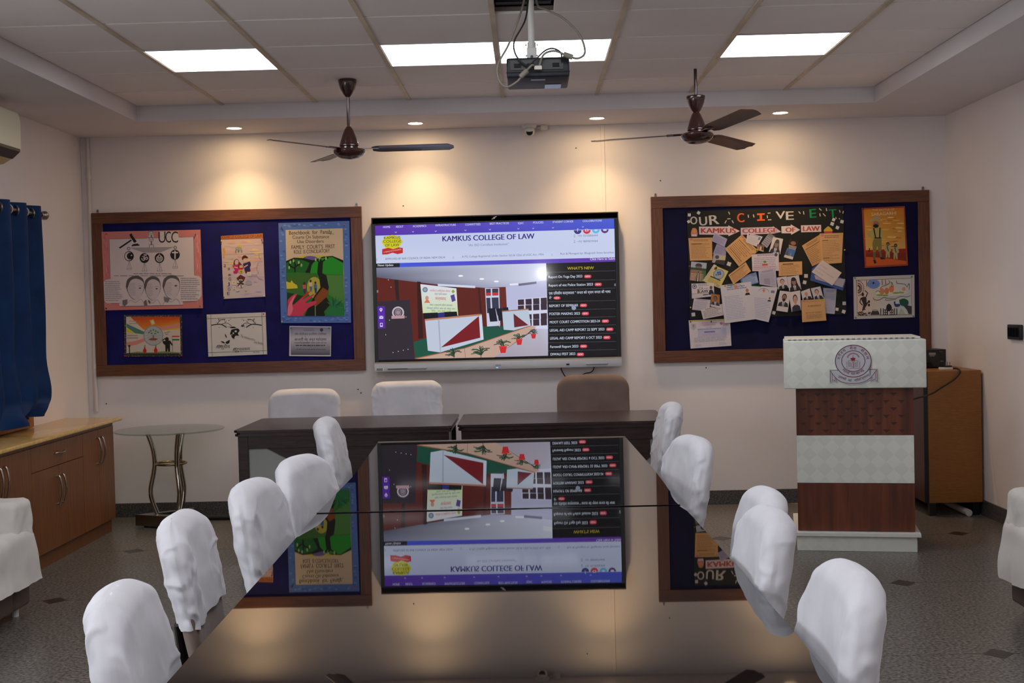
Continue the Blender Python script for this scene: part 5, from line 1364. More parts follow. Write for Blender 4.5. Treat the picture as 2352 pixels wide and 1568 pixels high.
def art_salute(a):
    a.L = 1
    a.poly([(305, 987), (788, 985), (794, 1332), (312, 1335)], (58, 54, 56)); a.L = 2
    a.poly([(325, 1003), (772, 1002), (778, 1315), (328, 1317)], (206, 194, 184)); a.L = 3
    a.poly([(360, 1004), (772, 1002), (774, 1110), (520, 1120), (470, 1110)], [(196, 70, 36), (206, 66, 30), (222, 190, 50), (226, 196, 60), (222, 140, 50)])
    a.poly([(328, 1020), (370, 1020), (480, 1120), (470, 1150), (330, 1060)], (210, 200, 190)); a.poly([(328, 1060), (480, 1130), (476, 1150), (400, 1140), (330, 1090)], (80, 130, 116)); a.poly([(330, 1096), (400, 1142), (330, 1130)], (206, 196, 50))
    a.L = 4; a.poly([(330, 1215), (400, 1205), (480, 1180), (482, 1206), (410, 1236), (330, 1250)], (214, 142, 132)); a.poly([(606, 1090), (700, 1070), (768, 1055), (768, 1096), (700, 1100), (612, 1118)], (214, 142, 132))
    a.ell(551, 1160, 82, 84, (178, 182, 184), 34); a.L = 5; a.ring(551, 1160, 80, 5, (130, 134, 138))
    for k in range(8): a.line([(551 + 80 * math.cos(R(k * 22.5)), 1160 + 80 * math.sin(R(k * 22.5))), (551 - 80 * math.cos(R(k * 22.5)), 1160 - 80 * math.sin(R(k * 22.5)))], 1.5, (140, 144, 148))
    a.poly([(520, 1034), (552, 1022), (568, 1062), (538, 1076)], (206, 180, 60)); a.L = 6; a.poly([(530, 1040), (550, 1032), (560, 1058), (541, 1067)], (214, 204, 190))
    a.line([(551, 1160), (551, 1190)], 5, (90, 60, 40)); a.poly([(510, 1190), (545, 1178), (592, 1186), (570, 1200), (530, 1200)], (150, 80, 40))
    for dx_, dy_ in ((-36, -26), (-22, -40), (0, -48), (20, -38), (38, -28), (-14, -20), (16, -18)): a.ell(551 + dx_, 1160 + dy_, 9, 5, (60, 130, 70), 8)
    # saluting figure
    a.L = 6; a.ell(664, 1190, 16, 18, INK); a.poly([(632, 1205), (690, 1200), (716, 1240), (706, 1244), (690, 1225), (690, 1312), (676, 1312), (670, 1262), (664, 1312), (652, 1312), (650, 1240), (630, 1222)], INK); a.line([(634, 1215), (630, 1195), (655, 1182)], 9, INK)
    a.line([(711, 1312), (709, 1160)], 4, (110, 100, 90)); a.rect(710, 1160, 768, 1174, (206, 90, 50)); a.rect(710, 1174, 768, 1186, (214, 210, 204)); a.rect(710, 1186, 768, 1200, (50, 120, 70))
    a.poly([(330, 1306), (420, 1292), (520, 1300), (640, 1290), (776, 1300), (778, 1315), (328, 1317)], (120, 140, 90))
    for k in range(22): a.ell(335 + k * 20, 1312, 12, 6, (40, 44, 34), 8)
    for x, y in ((480, 1286), (571, 1284)): a.ell(x, y, 15, 20, (196, 40, 36)); a.rect(x - 6, y - 30, x + 6, y - 16, (196, 40, 36)); a.line([(x, y - 30), (x - 4, y - 48)], 4, (60, 120, 60)); a.line([(x, y - 30), (x + 6, y - 46)], 4, (60, 120, 60))
    a.line([(354, 1312), (352, 1250)], 8, INK); a.ell(352, 1246, 9, 9, INK)
    for x, y in ((656, 1140), (680, 1132), (664, 1152)): a.curve([(x - 14, y), (x - 5, y - 5), (x, y), (x + 6, y - 6), (x + 15, y - 3)], 2.5, INK)
    a.ruled(334, 1150, 430, 1190, 2, (150, 130, 120), 0.3, 3); a.ruled(350, 1030, 430, 1070, 2, (180, 150, 140), 0.3, 2)
    rnd = random.Random(3)
    for k in range(110):
        s_ = k % 4; u = rnd.random(); x, y = ((306 + 480 * u, 988 + 14 * rnd.random()), (312 + 480 * u, 1318 + 14 * rnd.random()), (307 + 18 * rnd.random(), 990 + 340 * u), (774 + 16 * rnd.random(), 990 + 340 * u))[s_]
        a.line([(x, y), (x + 5, y + 5)], 3, (140, 136, 134))
sheet('poster', 'small colourful poster of a saluting figure beside a tricolour flag', 'poster', H_LEFT, [(305, 987), (788, 985), (794, 1332), (312, 1335)], YP - 0.001, (58, 54, 56), art_salute, ((316, 996, PG), (783, 994, PG), (318, 1330, PR), (786, 1326, PR)), GP)

def art_world(a):
    a.L = 1
    for p in ([(1028, 985), (1040, 1330)], [(1452, 970), (1466, 1318)], [(998, 1020), (1485, 1000)], [(1006, 1302), (1494, 1284)]): a.line(p, 3, INK)
    for sx, x0 in ((1, 1030), (-1, 1452)):
        y0 = 1074
        a.curve([(x0, y0), (x0 + sx * 50, y0 - 8), (x0 + sx * 90, y0 - 6), (x0 + sx * 130, y0 + 18)], 8, INK); a.curve([(x0 + sx * 50, y0 - 8), (x0 + sx * 80, y0 - 44), (x0 + sx * 120, y0 - 50)], 5, INK); a.curve([(x0 + sx * 85, y0 - 8), (x0 + sx * 130, y0 - 20), (x0 + sx * 170, y0 + 4)], 4, INK); a.curve([(x0 + sx * 70, y0 - 30), (x0 + sx * 60, y0 - 56)], 4, INK); a.curve([(x0 + sx * 110, y0 - 14), (x0 + sx * 130, y0 - 40)], 3, INK)
        rnd = random.Random(4)
        for k in range(16): a.ell(x0 + sx * rnd.uniform(40, 180), y0 + rnd.uniform(-58, 24), 3.5, 3, INK, 6)
    # the globe as loose ink patches
    a.blob([(1200, 1110), (1250, 1100), (1268, 1118), (1254, 1140), (1262, 1160), (1235, 1160), (1220, 1180), (1205, 1150), (1188, 1150)], INK); a.blob([(1180, 1092), (1215, 1084), (1240, 1094), (1205, 1098)], INK); a.blob([(1196, 1150), (1216, 1164), (1226, 1186), (1206, 1178)], INK); a.blob([(1146, 1142), (1158, 1160), (1162, 1180), (1150, 1166)], INK); a.blob([(1150, 1214), (1185, 1196), (1180, 1222), (1160, 1228)], INK); a.blob([(1110, 1206), (1135, 1210), (1146, 1224), (1120, 1216)], INK); a.ell(1290, 1078, 5, 8, INK); a.ell(1302, 1076, 4, 8, INK)
    a.L = 2; a.ell(1236, 1124, 10, 8, (206, 204, 204)); a.ell(1216, 1140, 6, 8, (206, 204, 204)); a.L = 1
    a.text('The entire', 1274, 1170, 1342, 1190, 20, (90, 88, 92)); a.text('world is', 1342, 1190, 1396, 1204, 18, (90, 88, 92)); a.text('one family', 1386, 1222, 1460, 1234, 20, (90, 88, 92))
    a.text('वसुधैव', 1080, 1268, 1190, 1262, 26, (60, 58, 60)); a.text('कुटुम्बकम', 1216, 1290, 1356, 1282, 26, (60, 58, 60)); a.curve([(1072, 1264), (1090, 1240), (1130, 1244)], 3, INK); a.curve([(1210, 1288), (1226, 1264), (1260, 1268)], 3, INK); a.ruled(1380, 1288, 1450, 1306, 1, (130, 130, 150), 0.3, 2)
sheet('poster', 'white ink drawing of tree branches with handwritten lettering', 'poster', H_LEFT, [(994, 985), (1484, 966), (1497, 1315), (1008, 1335)], YP - 0.001, (212, 208, 206), art_world, ((1006, 1001, PY), (1469, 980, PR), (1020, 1327, PW), (1478, 1308, PW)), GP)

def art_cert(a):
    a.L = 1
    a.poly([(1686, 1086), (2026, 1090), (2024, 1190), (1690, 1190)], [(120, 122, 150), (124, 126, 154), (186, 186, 200), (190, 190, 204)]); a.poly([(1690, 1190), (2024, 1190), (2020, 1322), (1694, 1320)], [(190, 190, 204), (186, 186, 200), (84, 86, 104), (80, 82, 100)])
    a.L = 2; a.ell(1949, 1112, 14, 14, (60, 62, 80)); a.line([(1780, 1190), (1800, 1130), (1830, 1210)], 3, (120, 122, 136))
    a.text('जिला विधिक सेवा प्राधिकरण, गाजियाबाद', 1724, 1156, 1990, 1154, 17, (56, 56, 74), 0.004); a.text('आजादी का अमृत महोत्सव', 1722, 1202, 1990, 1200, 20, (34, 34, 46), 0.012); a.text('Azadi', 1762, 1226, 1842, 1226, 20, (130, 132, 146)); a.text('Mahotsav', 1824, 1258, 1966, 1262, 20, (130, 132, 146))
    a.ruled(1724, 1214, 1994, 1226, 1, (60, 60, 76), 0.35, 2, 0.02); a.ruled(1734, 1232, 1980, 1248, 1, (60, 60, 76), 0.5, 3, 0.02); a.ruled(1740, 1268, 1990, 1282, 1, (70, 70, 84), 0.3, 4, 0.05); a.ruled(1800, 1100, 1900, 1124, 2, (90, 90, 110), 0.3, 5)
sheet('certificate', 'small grey printed certificate pinned at the corner of the blue board', 'certificate', H_LEFT, [(1683, 1080), (2030, 1084), (2026, 1332), (1680, 1329)], YP - 0.001, (206, 206, 214), art_cert, ((1697, 1096, PG), (2012, 1096, PG)), GP)

# ------------------------------------------------------------------ achievement chart and the papers on it
HR = H_RIGHT
CH = sheet('achievement_chart', 'black chart paper with cut-out lettering on the navy board', 'chart', HR, [(342, 230), (1603, 186), (1630, 1058), (368, 1098)], YP - 0.001, (26, 25, 22), None, ((362, 672, PR), (372, 1004, PY), (1613, 540, PY)))
cxz = CH.location
def glued(name, pts, col, art=None, y=0.0012, label=None):
    P = [chart(HR, *p) for p in pts]
    bm = bmesh.new(); prism(bm, [(p[0] - cxz.x, p[1] - cxz.z) for p in P], -y, -y + 0.0008, 'y')
    o = part(CH, name, bm, flat('paper_%d_%d_%d' % col, *col), label=label)
    if art:
        a = Art(lambda u, v: chart(HR, u, v)); art(a); a.build('print', o, 'print_paper', (cxz.x, 0, cxz.z)).location = (0, -y, 0)
    return o
wl, og, gn = (196, 190, 184), (216, 96, 34), (28, 132, 78)
for st, x0, y0, x1, y1, h, c in (('O', 372, 334, 426, 332, 62, wl), ('U', 446, 344, 506, 340, 70, wl), ('R', 528, 338, 604, 330, 76, wl), ('C', 752, 318, 806, 314, 72, og), ('V', 1062, 290, 1136, 286, 60, wl), ('E', 1144, 298, 1204, 296, 68, wl), ('E', 1336, 282, 1386, 278, 70, gn), ('T', 1492, 280, 1550, 276, 66, gn)):
    a_ = Art(lambda u, v: chart(HR, u, v), 0.0003); a_.text(st, x0, y0, x1, y1, h, c, 0.03); a_.build('cut_letter', CH, 'print_gloss', (cxz.x, 0, cxz.z))
glued('cut_letter', [(908, 246), (970, 244), (970, 257), (948, 258), (949, 292), (971, 292), (971, 304), (909, 306), (909, 294), (930, 293), (929, 259), (908, 260)], og)
for (xa, ya), (xb, yb_) in (((678, 232), (688, 254)), ((668, 290), (694, 288)), ((648, 326), (662, 302)), ((706, 302), (718, 324)), ((836, 256), (840, 280)), ((878, 254), (884, 278)), ((994, 244), (1016, 242)), ((990, 262), (992, 284)), ((996, 298), (1024, 296)), ((1244, 230), (1258, 248)), ((1282, 228), (1286, 254)), ((1408, 206), (1428, 222)), ((1466, 204), (1470, 226)), ((1414, 246), (1418, 270)), ((1440, 246), (1460, 268)), ((1572, 218), (1578, 238)), ((1604, 226), (1600, 246)), ((1542, 276), (1548, 290)), ((1570, 284), (1574, 292))):
    l_ = math.hypot(xb - xa, yb_ - ya); nx_, ny_ = -(yb_ - ya) / l_ * 3.5, (xb - xa) / l_ * 3.5
    glued('paper_strip', [(xa + nx_, ya + ny_), (xb + nx_, yb_ + ny_), (xb - nx_, yb_ - ny_), (xa - nx_, ya - ny_)], (206, 190, 180))
lv, rd = (206, 192, 198), (172, 70, 66)
glued('arrow_label', [(440, 352), (676, 352), (676, 342), (770, 388), (678, 430), (676, 418), (442, 416)], lv, lambda a: a.text('KAMKUS', 458, 404, 736, 404, 40, rd, 0.07), label='pale arrow with the first word in red')
glued('arrow_label', [(776, 362), (1038, 354), (1036, 348), (1104, 394), (1045, 408), (778, 418)], (186, 178, 196), lambda a: a.text('COLLEGE', 792, 404, 1068, 398, 36, rd, 0.07), label='lilac arrow with the second word in red')
glued('arrow_label', [(1104, 350), (1180, 346), (1180, 334), (1256, 378), (1184, 418), (1182, 406), (1106, 406)], lv, lambda a: a.text('OF', 1140, 396, 1216, 394, 36, rd, 0.07), label='pale short arrow')
glued('word_label', [(1262, 342), (1424, 338), (1426, 394), (1264, 398)], lv, lambda a: a.text('LAW', 1280, 388, 1412, 386, 38, rd, 0.07), label='pale strip with the last word in red')
glued('crest_cutout', [(378, 386), (388, 364), (410, 362), (424, 376), (430, 410), (424, 432), (380, 432), (374, 410)], (196, 120, 110), lambda a: (a.ell(402, 388, 14, 16, (206, 150, 70)), a.rect(380, 414, 422, 430, (196, 190, 200))), label='round red and gold crest')
glued('crest_cutout', [(1446, 380), (1466, 360), (1482, 348), (1500, 360), (1518, 380), (1512, 404), (1452, 404)], (196, 160, 60), lambda a: a.rect(1452, 390, 1516, 404, (190, 60, 66)), label='yellow lotus crest')
for k, (x, y, s, an) in enumerate(((362, 258, 13, 4), (437, 241, 13, 35), (357, 312, 12, -30), (682, 653, 17, 20), (1303, 749, 16, 2), (1292, 801, 15, 12), (1526, 296, 13, 25), (1514, 330, 15, 20), (1593, 312, 14, 15), (1556, 360, 14, 25), (1611, 970, 15, 0), (1553, 1018, 13, 8), (1607, 1037, 15, 20), (1043, 1046, 14, 18), (395, 1060, 16, -6))):
    glued('paper_square', [(x + s * 1.3 * math.cos(R(an + q)), y + s * 1.3 * math.sin(R(an + q))) for q in (45, 135, 225, 315)], (206, 200, 200))

GA = 'papers on the achievement chart'
BR, WHT, LIL = (204, 158, 108), (206, 200, 206), (160, 156, 186)
def doc(quad, ink=(120, 110, 110), n=10, head=None, seed=1, rag=0.3, w=0.32, bars=(), box_=(0.08, 0.22, 0.92, 0.92)):
    def f(a):
        a.frame(quad); a.L = 1
        if head: a.ruled(0.2, 0.05, 0.85, 0.16, 2, head, 0.5, seed + 3, 0.1)
        a.ruled(*box_, n, ink, w, seed, rag)
        a.L = 2
        for (x0, y0, x1, y1, c) in bars: a.rect(x0, y0, x1, y1, c)
    return f
def portrait(quad, bg, skin, hair, coat, style='short', shirt=(206, 206, 214), bald=False, foot=0.0, beard=False):
    def f(a):
        a.frame(quad); a.L = 1; k = 1 - foot
        a.rect(0.0, 0.0, 1.0, k, bg)
        a.L = 2
        if style == 'veil': a.blob([(0.2, 0.98 * k), (0.25, 0.45 * k), (0.35, 0.16 * k), (0.52, 0.1 * k), (0.68, 0.18 * k), (0.76, 0.5 * k), (0.85, 0.98 * k)], hair)
        a.poly([(0.05, k), (0.12, 0.78 * k), (0.36, 0.68 * k), (0.64, 0.68 * k), (0.9, 0.78 * k), (0.97, k)], coat); a.L = 3
        a.poly([(0.38, 0.68 * k), (0.62, 0.68 * k), (0.56, k), (0.44, k)], shirt)
        if not bald and style != 'veil': a.ell(0.5, 0.38 * k, 0.215, 0.22 * k, hair, 20)
        a.L = 4; a.rect(0.43, 0.55 * k, 0.57, 0.70 * k, skin); a.ell(0.5, 0.43 * k, 0.175, 0.205 * k, skin, 20)
        if style == 'veil': a.L = 5; a.ell(0.5, 0.29 * k, 0.17, 0.07 * k, hair, 14)
        if beard: a.L = 5; a.ell(0.5, 0.56 * k, 0.15, 0.09 * k, hair, 14)
        a.L = 6
        for x in (0.43, 0.57): a.ell(x, 0.42 * k, 0.022, 0.012 * k, (40, 30, 30), 8)
        a.rect(0.45, 0.535 * k, 0.55, 0.548 * k, (130, 70, 66)); a.poly([(0.48, 0.72 * k), (0.52, 0.72 * k), (0.53, k), (0.47, k)], (30, 30, 36))
    return f
LAID = []      # (box, level) of the papers already laid down: a paper rests on those it overlaps
def paper(name, label, cat, quad, col, art, lv=None):
    xs = [c[0] for c in quad]; ys = [c[1] for c in quad]; bb = (min(xs), min(ys), max(xs), max(ys))
    lev = 1 + max([l for b_, l in LAID if b_[0] < bb[2] and bb[0] < b_[2] and b_[1] < bb[3] and bb[1] < b_[3]], default=0)
    LAID.append((bb, lev))
    y = YP - 0.0016 - 0.0017 * lev
    return sheet(name, label, cat, HR, quad, y, col, art, (), GA)
def q4(*p): return list(p)
SK, SKD = (196, 150, 128), (150, 108, 90)
hd = ((0.05, 0.02, 0.18, 0.1, (196, 120, 120)), (0.84, 0.02, 0.97, 0.1, (190, 160, 60)))
Q = q4((355, 445), (545, 440), (548, 622), (368, 627)); paper('document', 'square brown typed paper under the red and gold crest', 'paper', Q, BR, doc(Q, (150, 110, 76), 11, (150, 110, 80), 1, bars=hd + ((0.12, 0.25, 0.55, 0.28, (110, 76, 60)),)))
Q = q4((585, 486), (664, 524), (655, 585), (552, 572)); paper('document', 'lower of two lilac printed slips beside the first arrow', 'paper', Q, (150, 146, 180), doc(Q, (116, 110, 150), 6, None, 2))
Q = q4((568, 402), (668, 452), (646, 516), (537, 466)); paper('document', 'upper of two lilac printed slips touching the first arrow', 'paper', Q, (162, 156, 188), doc(Q, (120, 112, 156), 6, None, 3))
Q = q4((558, 572), (657, 584), (644, 664), (545, 640))
def art_snow(a):
    a.frame(Q); a.L = 1; a.rect(0, 0, 1, 1, (170, 162, 160)); a.L = 2; a.ell(0.32, 0.3, 0.16, 0.2, (70, 76, 100)); a.rect(0.5, 0.1, 1, 0.5, (190, 180, 150)); a.poly([(0.2, 1), (0.3, 0.62), (1, 0.5), (1, 1)], (62, 60, 62))
paper('photo_print', 'small photo print of a dark mound below the lilac slips', 'photo', Q, (180, 172, 166), art_snow)
Q = q4((786, 415), (918, 548), (762, 674), (648, 532)); paper('document', 'brown typed paper turned like a diamond', 'paper', Q, BR, doc(Q, (140, 104, 74), 9, (140, 104, 74), 5, bars=hd + ((0.1, 0.24, 0.5, 0.26, (96, 68, 54)), (0.1, 0.78, 0.9, 0.795, (110, 80, 60)))))
Q = q4((830, 402), (952, 434), (908, 516), (818, 478)); paper('certificate', 'small tilted white certificate under the second arrow', 'certificate', Q, (206, 198, 204), doc(Q, (150, 146, 170), 6, (130, 100, 150), 6, bars=((0.78, 0.1, 0.93, 0.38, (90, 140, 180)), (0.1, 0.05, 0.17, 0.2, (120, 60, 80)))))
Q = q4((1006, 400), (1052, 432), (986, 526), (940, 488)); paper('ticket', 'narrow grey tilted card beside the photo of a scarfed woman', 'card', Q, (150, 146, 160), doc(Q, (96, 94, 110), 5, None, 7, bars=((0.0, 0.0, 1.0, 0.22, (116, 114, 122)),)))
Q = q4((1036, 436), (1116, 452), (1092, 576), (1002, 556)); paper('portrait_print', 'portrait print of a grey-scarfed woman above the white certificate', 'photo', Q, (206, 196, 194), portrait(Q, (206, 196, 196), (140, 116, 108), (70, 74, 76), (56, 60, 68), 'veil'))
Q = q4((908, 494), (966, 502), (958, 556), (900, 540))
def art_group(a):
    a.frame(Q); a.L = 1; a.rect(0, 0, 1, 1, (120, 92, 80)); a.L = 2; a.rect(0.1, 0.35, 0.35, 1, (170, 120, 96)); a.rect(0.45, 0.3, 0.65, 0.9, (196, 190, 190)); a.rect(0.7, 0.35, 0.9, 1, (90, 56, 50)); a.rect(0, 0.8, 1, 1, (190, 150, 90))
paper('photo_print', 'tiny photo print of a group at the tip of the diamond paper', 'photo', Q, (150, 130, 120), art_group)
Q = q4((1178, 455), (1246, 472), (1194, 618), (1124, 598))
def art_tower(a):
    a.frame(Q); a.L = 1; a.rect(0, 0, 1, 0.86, (44, 32, 30)); a.L = 2; a.rect(0, 0.48, 1, 0.86, (70, 110, 170)); a.ell(0.45, 0.16, 0.3, 0.1, (150, 100, 84))
    for k in range(4): a.rect(0.05 + 0.03 * k, 0.3 + 0.05 * k, 0.95, 0.325 + 0.05 * k, (196, 186, 180))
    a.L = 3; a.poly([(0.05, 0.86), (0.2, 0.5), (0.35, 0.86)], (90, 80, 80)); a.poly([(0.5, 0.86), (0.6, 0.6), (0.7, 0.86)], (130, 140, 150))
paper('photo_print', 'narrow tilted photo print of a building against blue sky', 'photo', Q, (206, 196, 186), art_tower)
Q = q4((1270, 506), (1420, 412), (1428, 636), (1354, 672)); paper('document', 'tilted brown typed paper tucked under the upright one', 'paper', Q, (198, 150, 100), doc(Q, (140, 104, 74), 10, (130, 96, 70), 8, bars=((0.05, 0.22, 0.95, 0.235, (96, 68, 54)),)))
Q = q4((1412, 408), (1602, 402), (1590, 644), (1428, 656)); paper('document', 'upright brown typed paper below the yellow lotus crest', 'paper', Q, BR, doc(Q, (160, 118, 80), 13, (140, 104, 80), 9, 0.5, bars=hd + ((0.1, 0.22, 0.35, 0.24, (120, 86, 64)), (0.1, 0.8, 0.4, 0.82, (120, 86, 64)))))
Q = q4((862, 572), (1080, 560), (1082, 708), (868, 712))
def art_k(a):
    doc(Q, (140, 140, 176), 7, (110, 110, 160), 10, 0.1, bars=((0.0, 0.0, 0.78, 0.03, (50, 50, 70)),))(a)
    a.L = 3; a.ell(0.9, 0.12, 0.06, 0.1, (70, 80, 120)); a.ell(0.48, 0.48, 0.06, 0.06, (90, 140, 60)); a.rect(0.38, 0.60, 0.58, 0.7, (200, 80, 76)); a.ruled(0.02, 0.72, 0.98, 0.95, 4, (200, 150, 150), 0.4, 3, 0.05)
paper('certificate', 'white printed certificate with green and red device, mid chart', 'certificate', Q, (206, 194, 202), art_k)
Q = q4((770, 762), (900, 718), (920, 806), (790, 842)); paper('document', 'blue-tinted tilted certificate under the small brown slip', 'certificate', Q, (150, 172, 206), doc(Q, (110, 120, 156), 7, (120, 90, 130), 11, 0.1, bars=((0.0, 0.0, 0.08, 1.0, (90, 140, 190)), (0.0, 0.92, 1.0, 1.0, (80, 120, 170)))))
Q = q4((676, 742), (816, 638), (858, 712), (716, 818)); paper('document', 'small brown typed slip lying over the blue-tinted certificate', 'paper', Q, BR, doc(Q, (146, 108, 76), 6, None, 12, bars=((0.05, 0.15, 0.9, 0.2, (96, 68, 54)),)))
Q = q4((1082, 640), (1268, 632), (1270, 740), (1080, 752)); paper('document', 'wide brown typed slip above the veiled portrait', 'paper', Q, (204, 158, 108), doc(Q, (156, 114, 78), 6, None, 13, 0.3, bars=((0.16, 0.12, 0.62, 0.2, (110, 80, 60)),)))
Q = q4((378, 633), (503, 645), (488, 800), (365, 785))
def art_garden(a):
    a.frame(Q); a.L = 1; a.rect(0, 0, 1, 0.32, (170, 178, 196)); a.rect(0, 0.3, 1, 0.42, (60, 80, 60)); a.rect(0, 0.42, 1, 1, (150, 116, 100)); a.L = 2; a.ell(0.5, 0.18, 0.22, 0.12, (70, 70, 84)); a.rect(0.3, 0.22, 0.7, 0.3, (120, 110, 110)); a.poly([(0.7, 1), (0.75, 0.42), (1, 0.42), (1, 1)], (84, 110, 66)); a.poly([(0.42, 1), (0.48, 0.5), (0.55, 0.5), (0.62, 1)], (40, 44, 46)); a.L = 3; a.poly([(0.48, 1), (0.5, 0.55), (0.53, 0.55), (0.56, 1)], (206, 206, 206))
    for k in range(5): a.rect(0.04, 0.62 + 0.075 * k, 0.4 - 0.02 * k, 0.645 + 0.075 * k, (206, 184, 160)); a.rect(0.62, 0.62 + 0.075 * k, 0.86, 0.64 + 0.075 * k, (206, 184, 160))
paper('photo_print', 'photo print of a memorial with long steps', 'photo', Q, (196, 186, 180), art_garden)
Q = q4((560, 656), (582, 664), (505, 792), (468, 790)); paper('booklet_page', 'white folded page edge behind the yellow booklet', 'paper', Q, (204, 192, 180), doc(Q, (170, 150, 130), 8, None, 14))
Q = q4((575, 668), (676, 712), (608, 850), (484, 798))
def art_book(a):
    a.frame(Q); a.L = 1; a.ell(0.5, 0.34, 0.36, 0.27, (96, 90, 66)); a.L = 2; a.ell(0.5, 0.34, 0.33, 0.245, (150, 170, 206)); a.L = 3
    for x, y, c in ((0.4, 0.28, (60, 90, 160)), (0.58, 0.3, (60, 90, 160)), (0.5, 0.36, (160, 80, 80)), (0.38, 0.42, (80, 140, 150)), (0.62, 0.42, (190, 170, 80)), (0.5, 0.22, (80, 100, 150))): a.rect(x - 0.06, y - 0.05, x + 0.06, y + 0.05, c)
    a.rect(0.1, 0.58, 0.8, 0.64, (70, 60, 40)); a.ruled(0.1, 0.68, 0.9, 0.9, 4, (150, 130, 70), 0.4, 3); a.rect(0.7, 0.84, 0.9, 0.97, (170, 156, 140)); a.ell(0.1, 0.12, 0.09, 0.09, (80, 70, 56))
paper('booklet', 'pale yellow booklet with a round blue picture on its cover', 'booklet', Q, (206, 190, 120), art_book)
Q = q4((378, 812), (558, 806), (562, 912), (382, 932))
def art_law(a):
    a.frame(Q); a.L = 1; a.rect(0, 0.68, 1, 0.7, (120, 100, 60)); a.rect(0, 0.7, 1, 1, (196, 188, 200)); a.ell(0.13, 0.2, 0.1, 0.16, (60, 66, 110)); a.L = 2; a.ell(0.13, 0.2, 0.075, 0.12, (190, 190, 206)); a.L = 3; a.poly([(0.08, 0.14), (0.18, 0.14), (0.13, 0.28)], (60, 66, 110)); a.ruled(0.3, 0.04, 0.8, 0.18, 2, (110, 104, 120), 0.4, 2); a.text('CA', 0.33, 0.45, 0.52, 0.45, 0.2, (70, 84, 120)); a.text('with', 0.56, 0.42, 0.72, 0.42, 0.1, (140, 110, 60)); a.text('LAW', 0.34, 0.67, 0.74, 0.67, 0.19, (24, 24, 26), 0.02); a.rect(0.26, 0.4, 0.32, 0.68, (110, 84, 50)); a.poly([(0.74, 0.86), (0.8, 0.5), (0.92, 0.5), (1.0, 0.86)], (40, 44, 70)); a.ell(0.87, 0.34, 0.06, 0.13, (110, 84, 76)); a.ruled(0.5, 0.74, 0.74, 0.9, 1, (70, 60, 60), 0.5, 3)
paper('flyer', 'white flyer reading LAW with a small standing man', 'flyer', Q, (206, 198, 204), art_law)
Q = q4((398, 930), (532, 942), (522, 1036), (383, 1022)); paper('certificate', 'pale tilted certificate below the LAW flyer', 'certificate', Q, (196, 188, 200), doc(Q, (140, 130, 156), 8, (150, 130, 160), 16, 0.2, bars=((0.02, 0.03, 0.98, 0.05, (120, 110, 140)), (0.02, 0.95, 0.98, 0.97, (120, 110, 140)))))
Q = q4((453, 1022), (626, 974), (642, 1064), (472, 1098)); paper('certificate', 'wide pale certificate tilted upward near the chart corner', 'certificate', Q, (204, 194, 196), doc(Q, (110, 100, 120), 6, (70, 64, 80), 17, 0.4))
Q = q4((536, 892), (606, 902), (604, 1008), (532, 992)); paper('portrait_print', 'portrait print of a man in blue suit on an orange ground', 'photo', Q, (206, 196, 190), portrait(Q, (160, 110, 70), (130, 100, 84), (50, 44, 44), (50, 66, 86), foot=0.14))
Q = q4((916, 712), (1054, 684), (1066, 842), (926, 818)); paper('document', 'grey-lilac list sheet hanging below the white certificate', 'paper', Q, (176, 172, 194), doc(Q, (140, 136, 164), 14, (130, 126, 156), 18, 0.05, bars=((0.28, 0.55, 0.62, 0.92, (150, 148, 172)),)))
Q = q4((852, 826), (1072, 842), (998, 1122), (884, 1096))
def art_u(a):
    doc(Q, (160, 160, 190), 13, None, 19, 0.3, box_=(0.1, 0.34, 0.9, 0.95))(a); a.L = 3; a.ring(0.5, 0.16, 0.2, 0.012, (110, 110, 150), 0.1, 180, 360, 16); a.ell(0.5, 0.12, 0.05, 0.05, (206, 130, 100)); a.rect(0.0, 0.0, 0.4, 0.02, (60, 130, 90)); a.rect(0.78, 0.1, 0.92, 0.17, (120, 116, 140))
    a.L = 3; a.rect(0.70, 0.28, 0.86, 0.42, (206, 200, 206)); a.L = 4; a.ell(0.78, 0.33, 0.04, 0.035, (150, 100, 80)); a.poly([(0.70, 0.42), (0.72, 0.38), (0.84, 0.38), (0.86, 0.42)], (40, 40, 44))
paper('document', 'long white enrolment sheet fanned to the lectern side of its twin', 'paper', Q, (200, 196, 208), art_u)
Q = q4((608, 826), (856, 796), (890, 1098), (645, 1132))
def art_t(a):
    doc(Q, (160, 164, 196), 15, (130, 136, 176), 20, 0.3, box_=(0.08, 0.3, 0.75, 0.93))(a); a.L = 3; a.ring(0.5, 0.13, 0.2, 0.012, (110, 110, 150), 0.12, 180, 360, 16); a.ell(0.5, 0.08, 0.06, 0.05, (206, 130, 100)); a.ell(0.16, -0.0 + 0.03, 0.04, 0.025, (190, 140, 50)); a.rect(0.22, 0.01, 0.46, 0.04, (60, 130, 90))
    a.rect(0.76, 0.16, 0.93, 0.36, (206, 200, 206)); a.L = 4; a.ell(0.845, 0.22, 0.05, 0.05, (170, 120, 100)); a.poly([(0.76, 0.34), (0.79, 0.28), (0.9, 0.28), (0.93, 0.34)], (36, 36, 40))
paper('document', 'largest white enrolment sheet with a small red device at its head', 'paper', Q, (202, 198, 208), art_t)
def por(label, quad, *a, **k): paper('portrait_print', label, 'photo', quad, (206, 196, 200), portrait(quad, *a, **k))
por('portrait print of a young man with open collar, at the upper corner of the portraits', q4((1062, 764), (1142, 752), (1158, 845), (1076, 860)), (196, 190, 196), SK, (50, 44, 44), (40, 44, 48))
por('portrait print of a woman in dark veil and black coat', q4((1144, 756), (1240, 744), (1260, 858), (1164, 872)), (196, 188, 200), (156, 110, 104), (40, 38, 42), (44, 42, 48), 'veil')
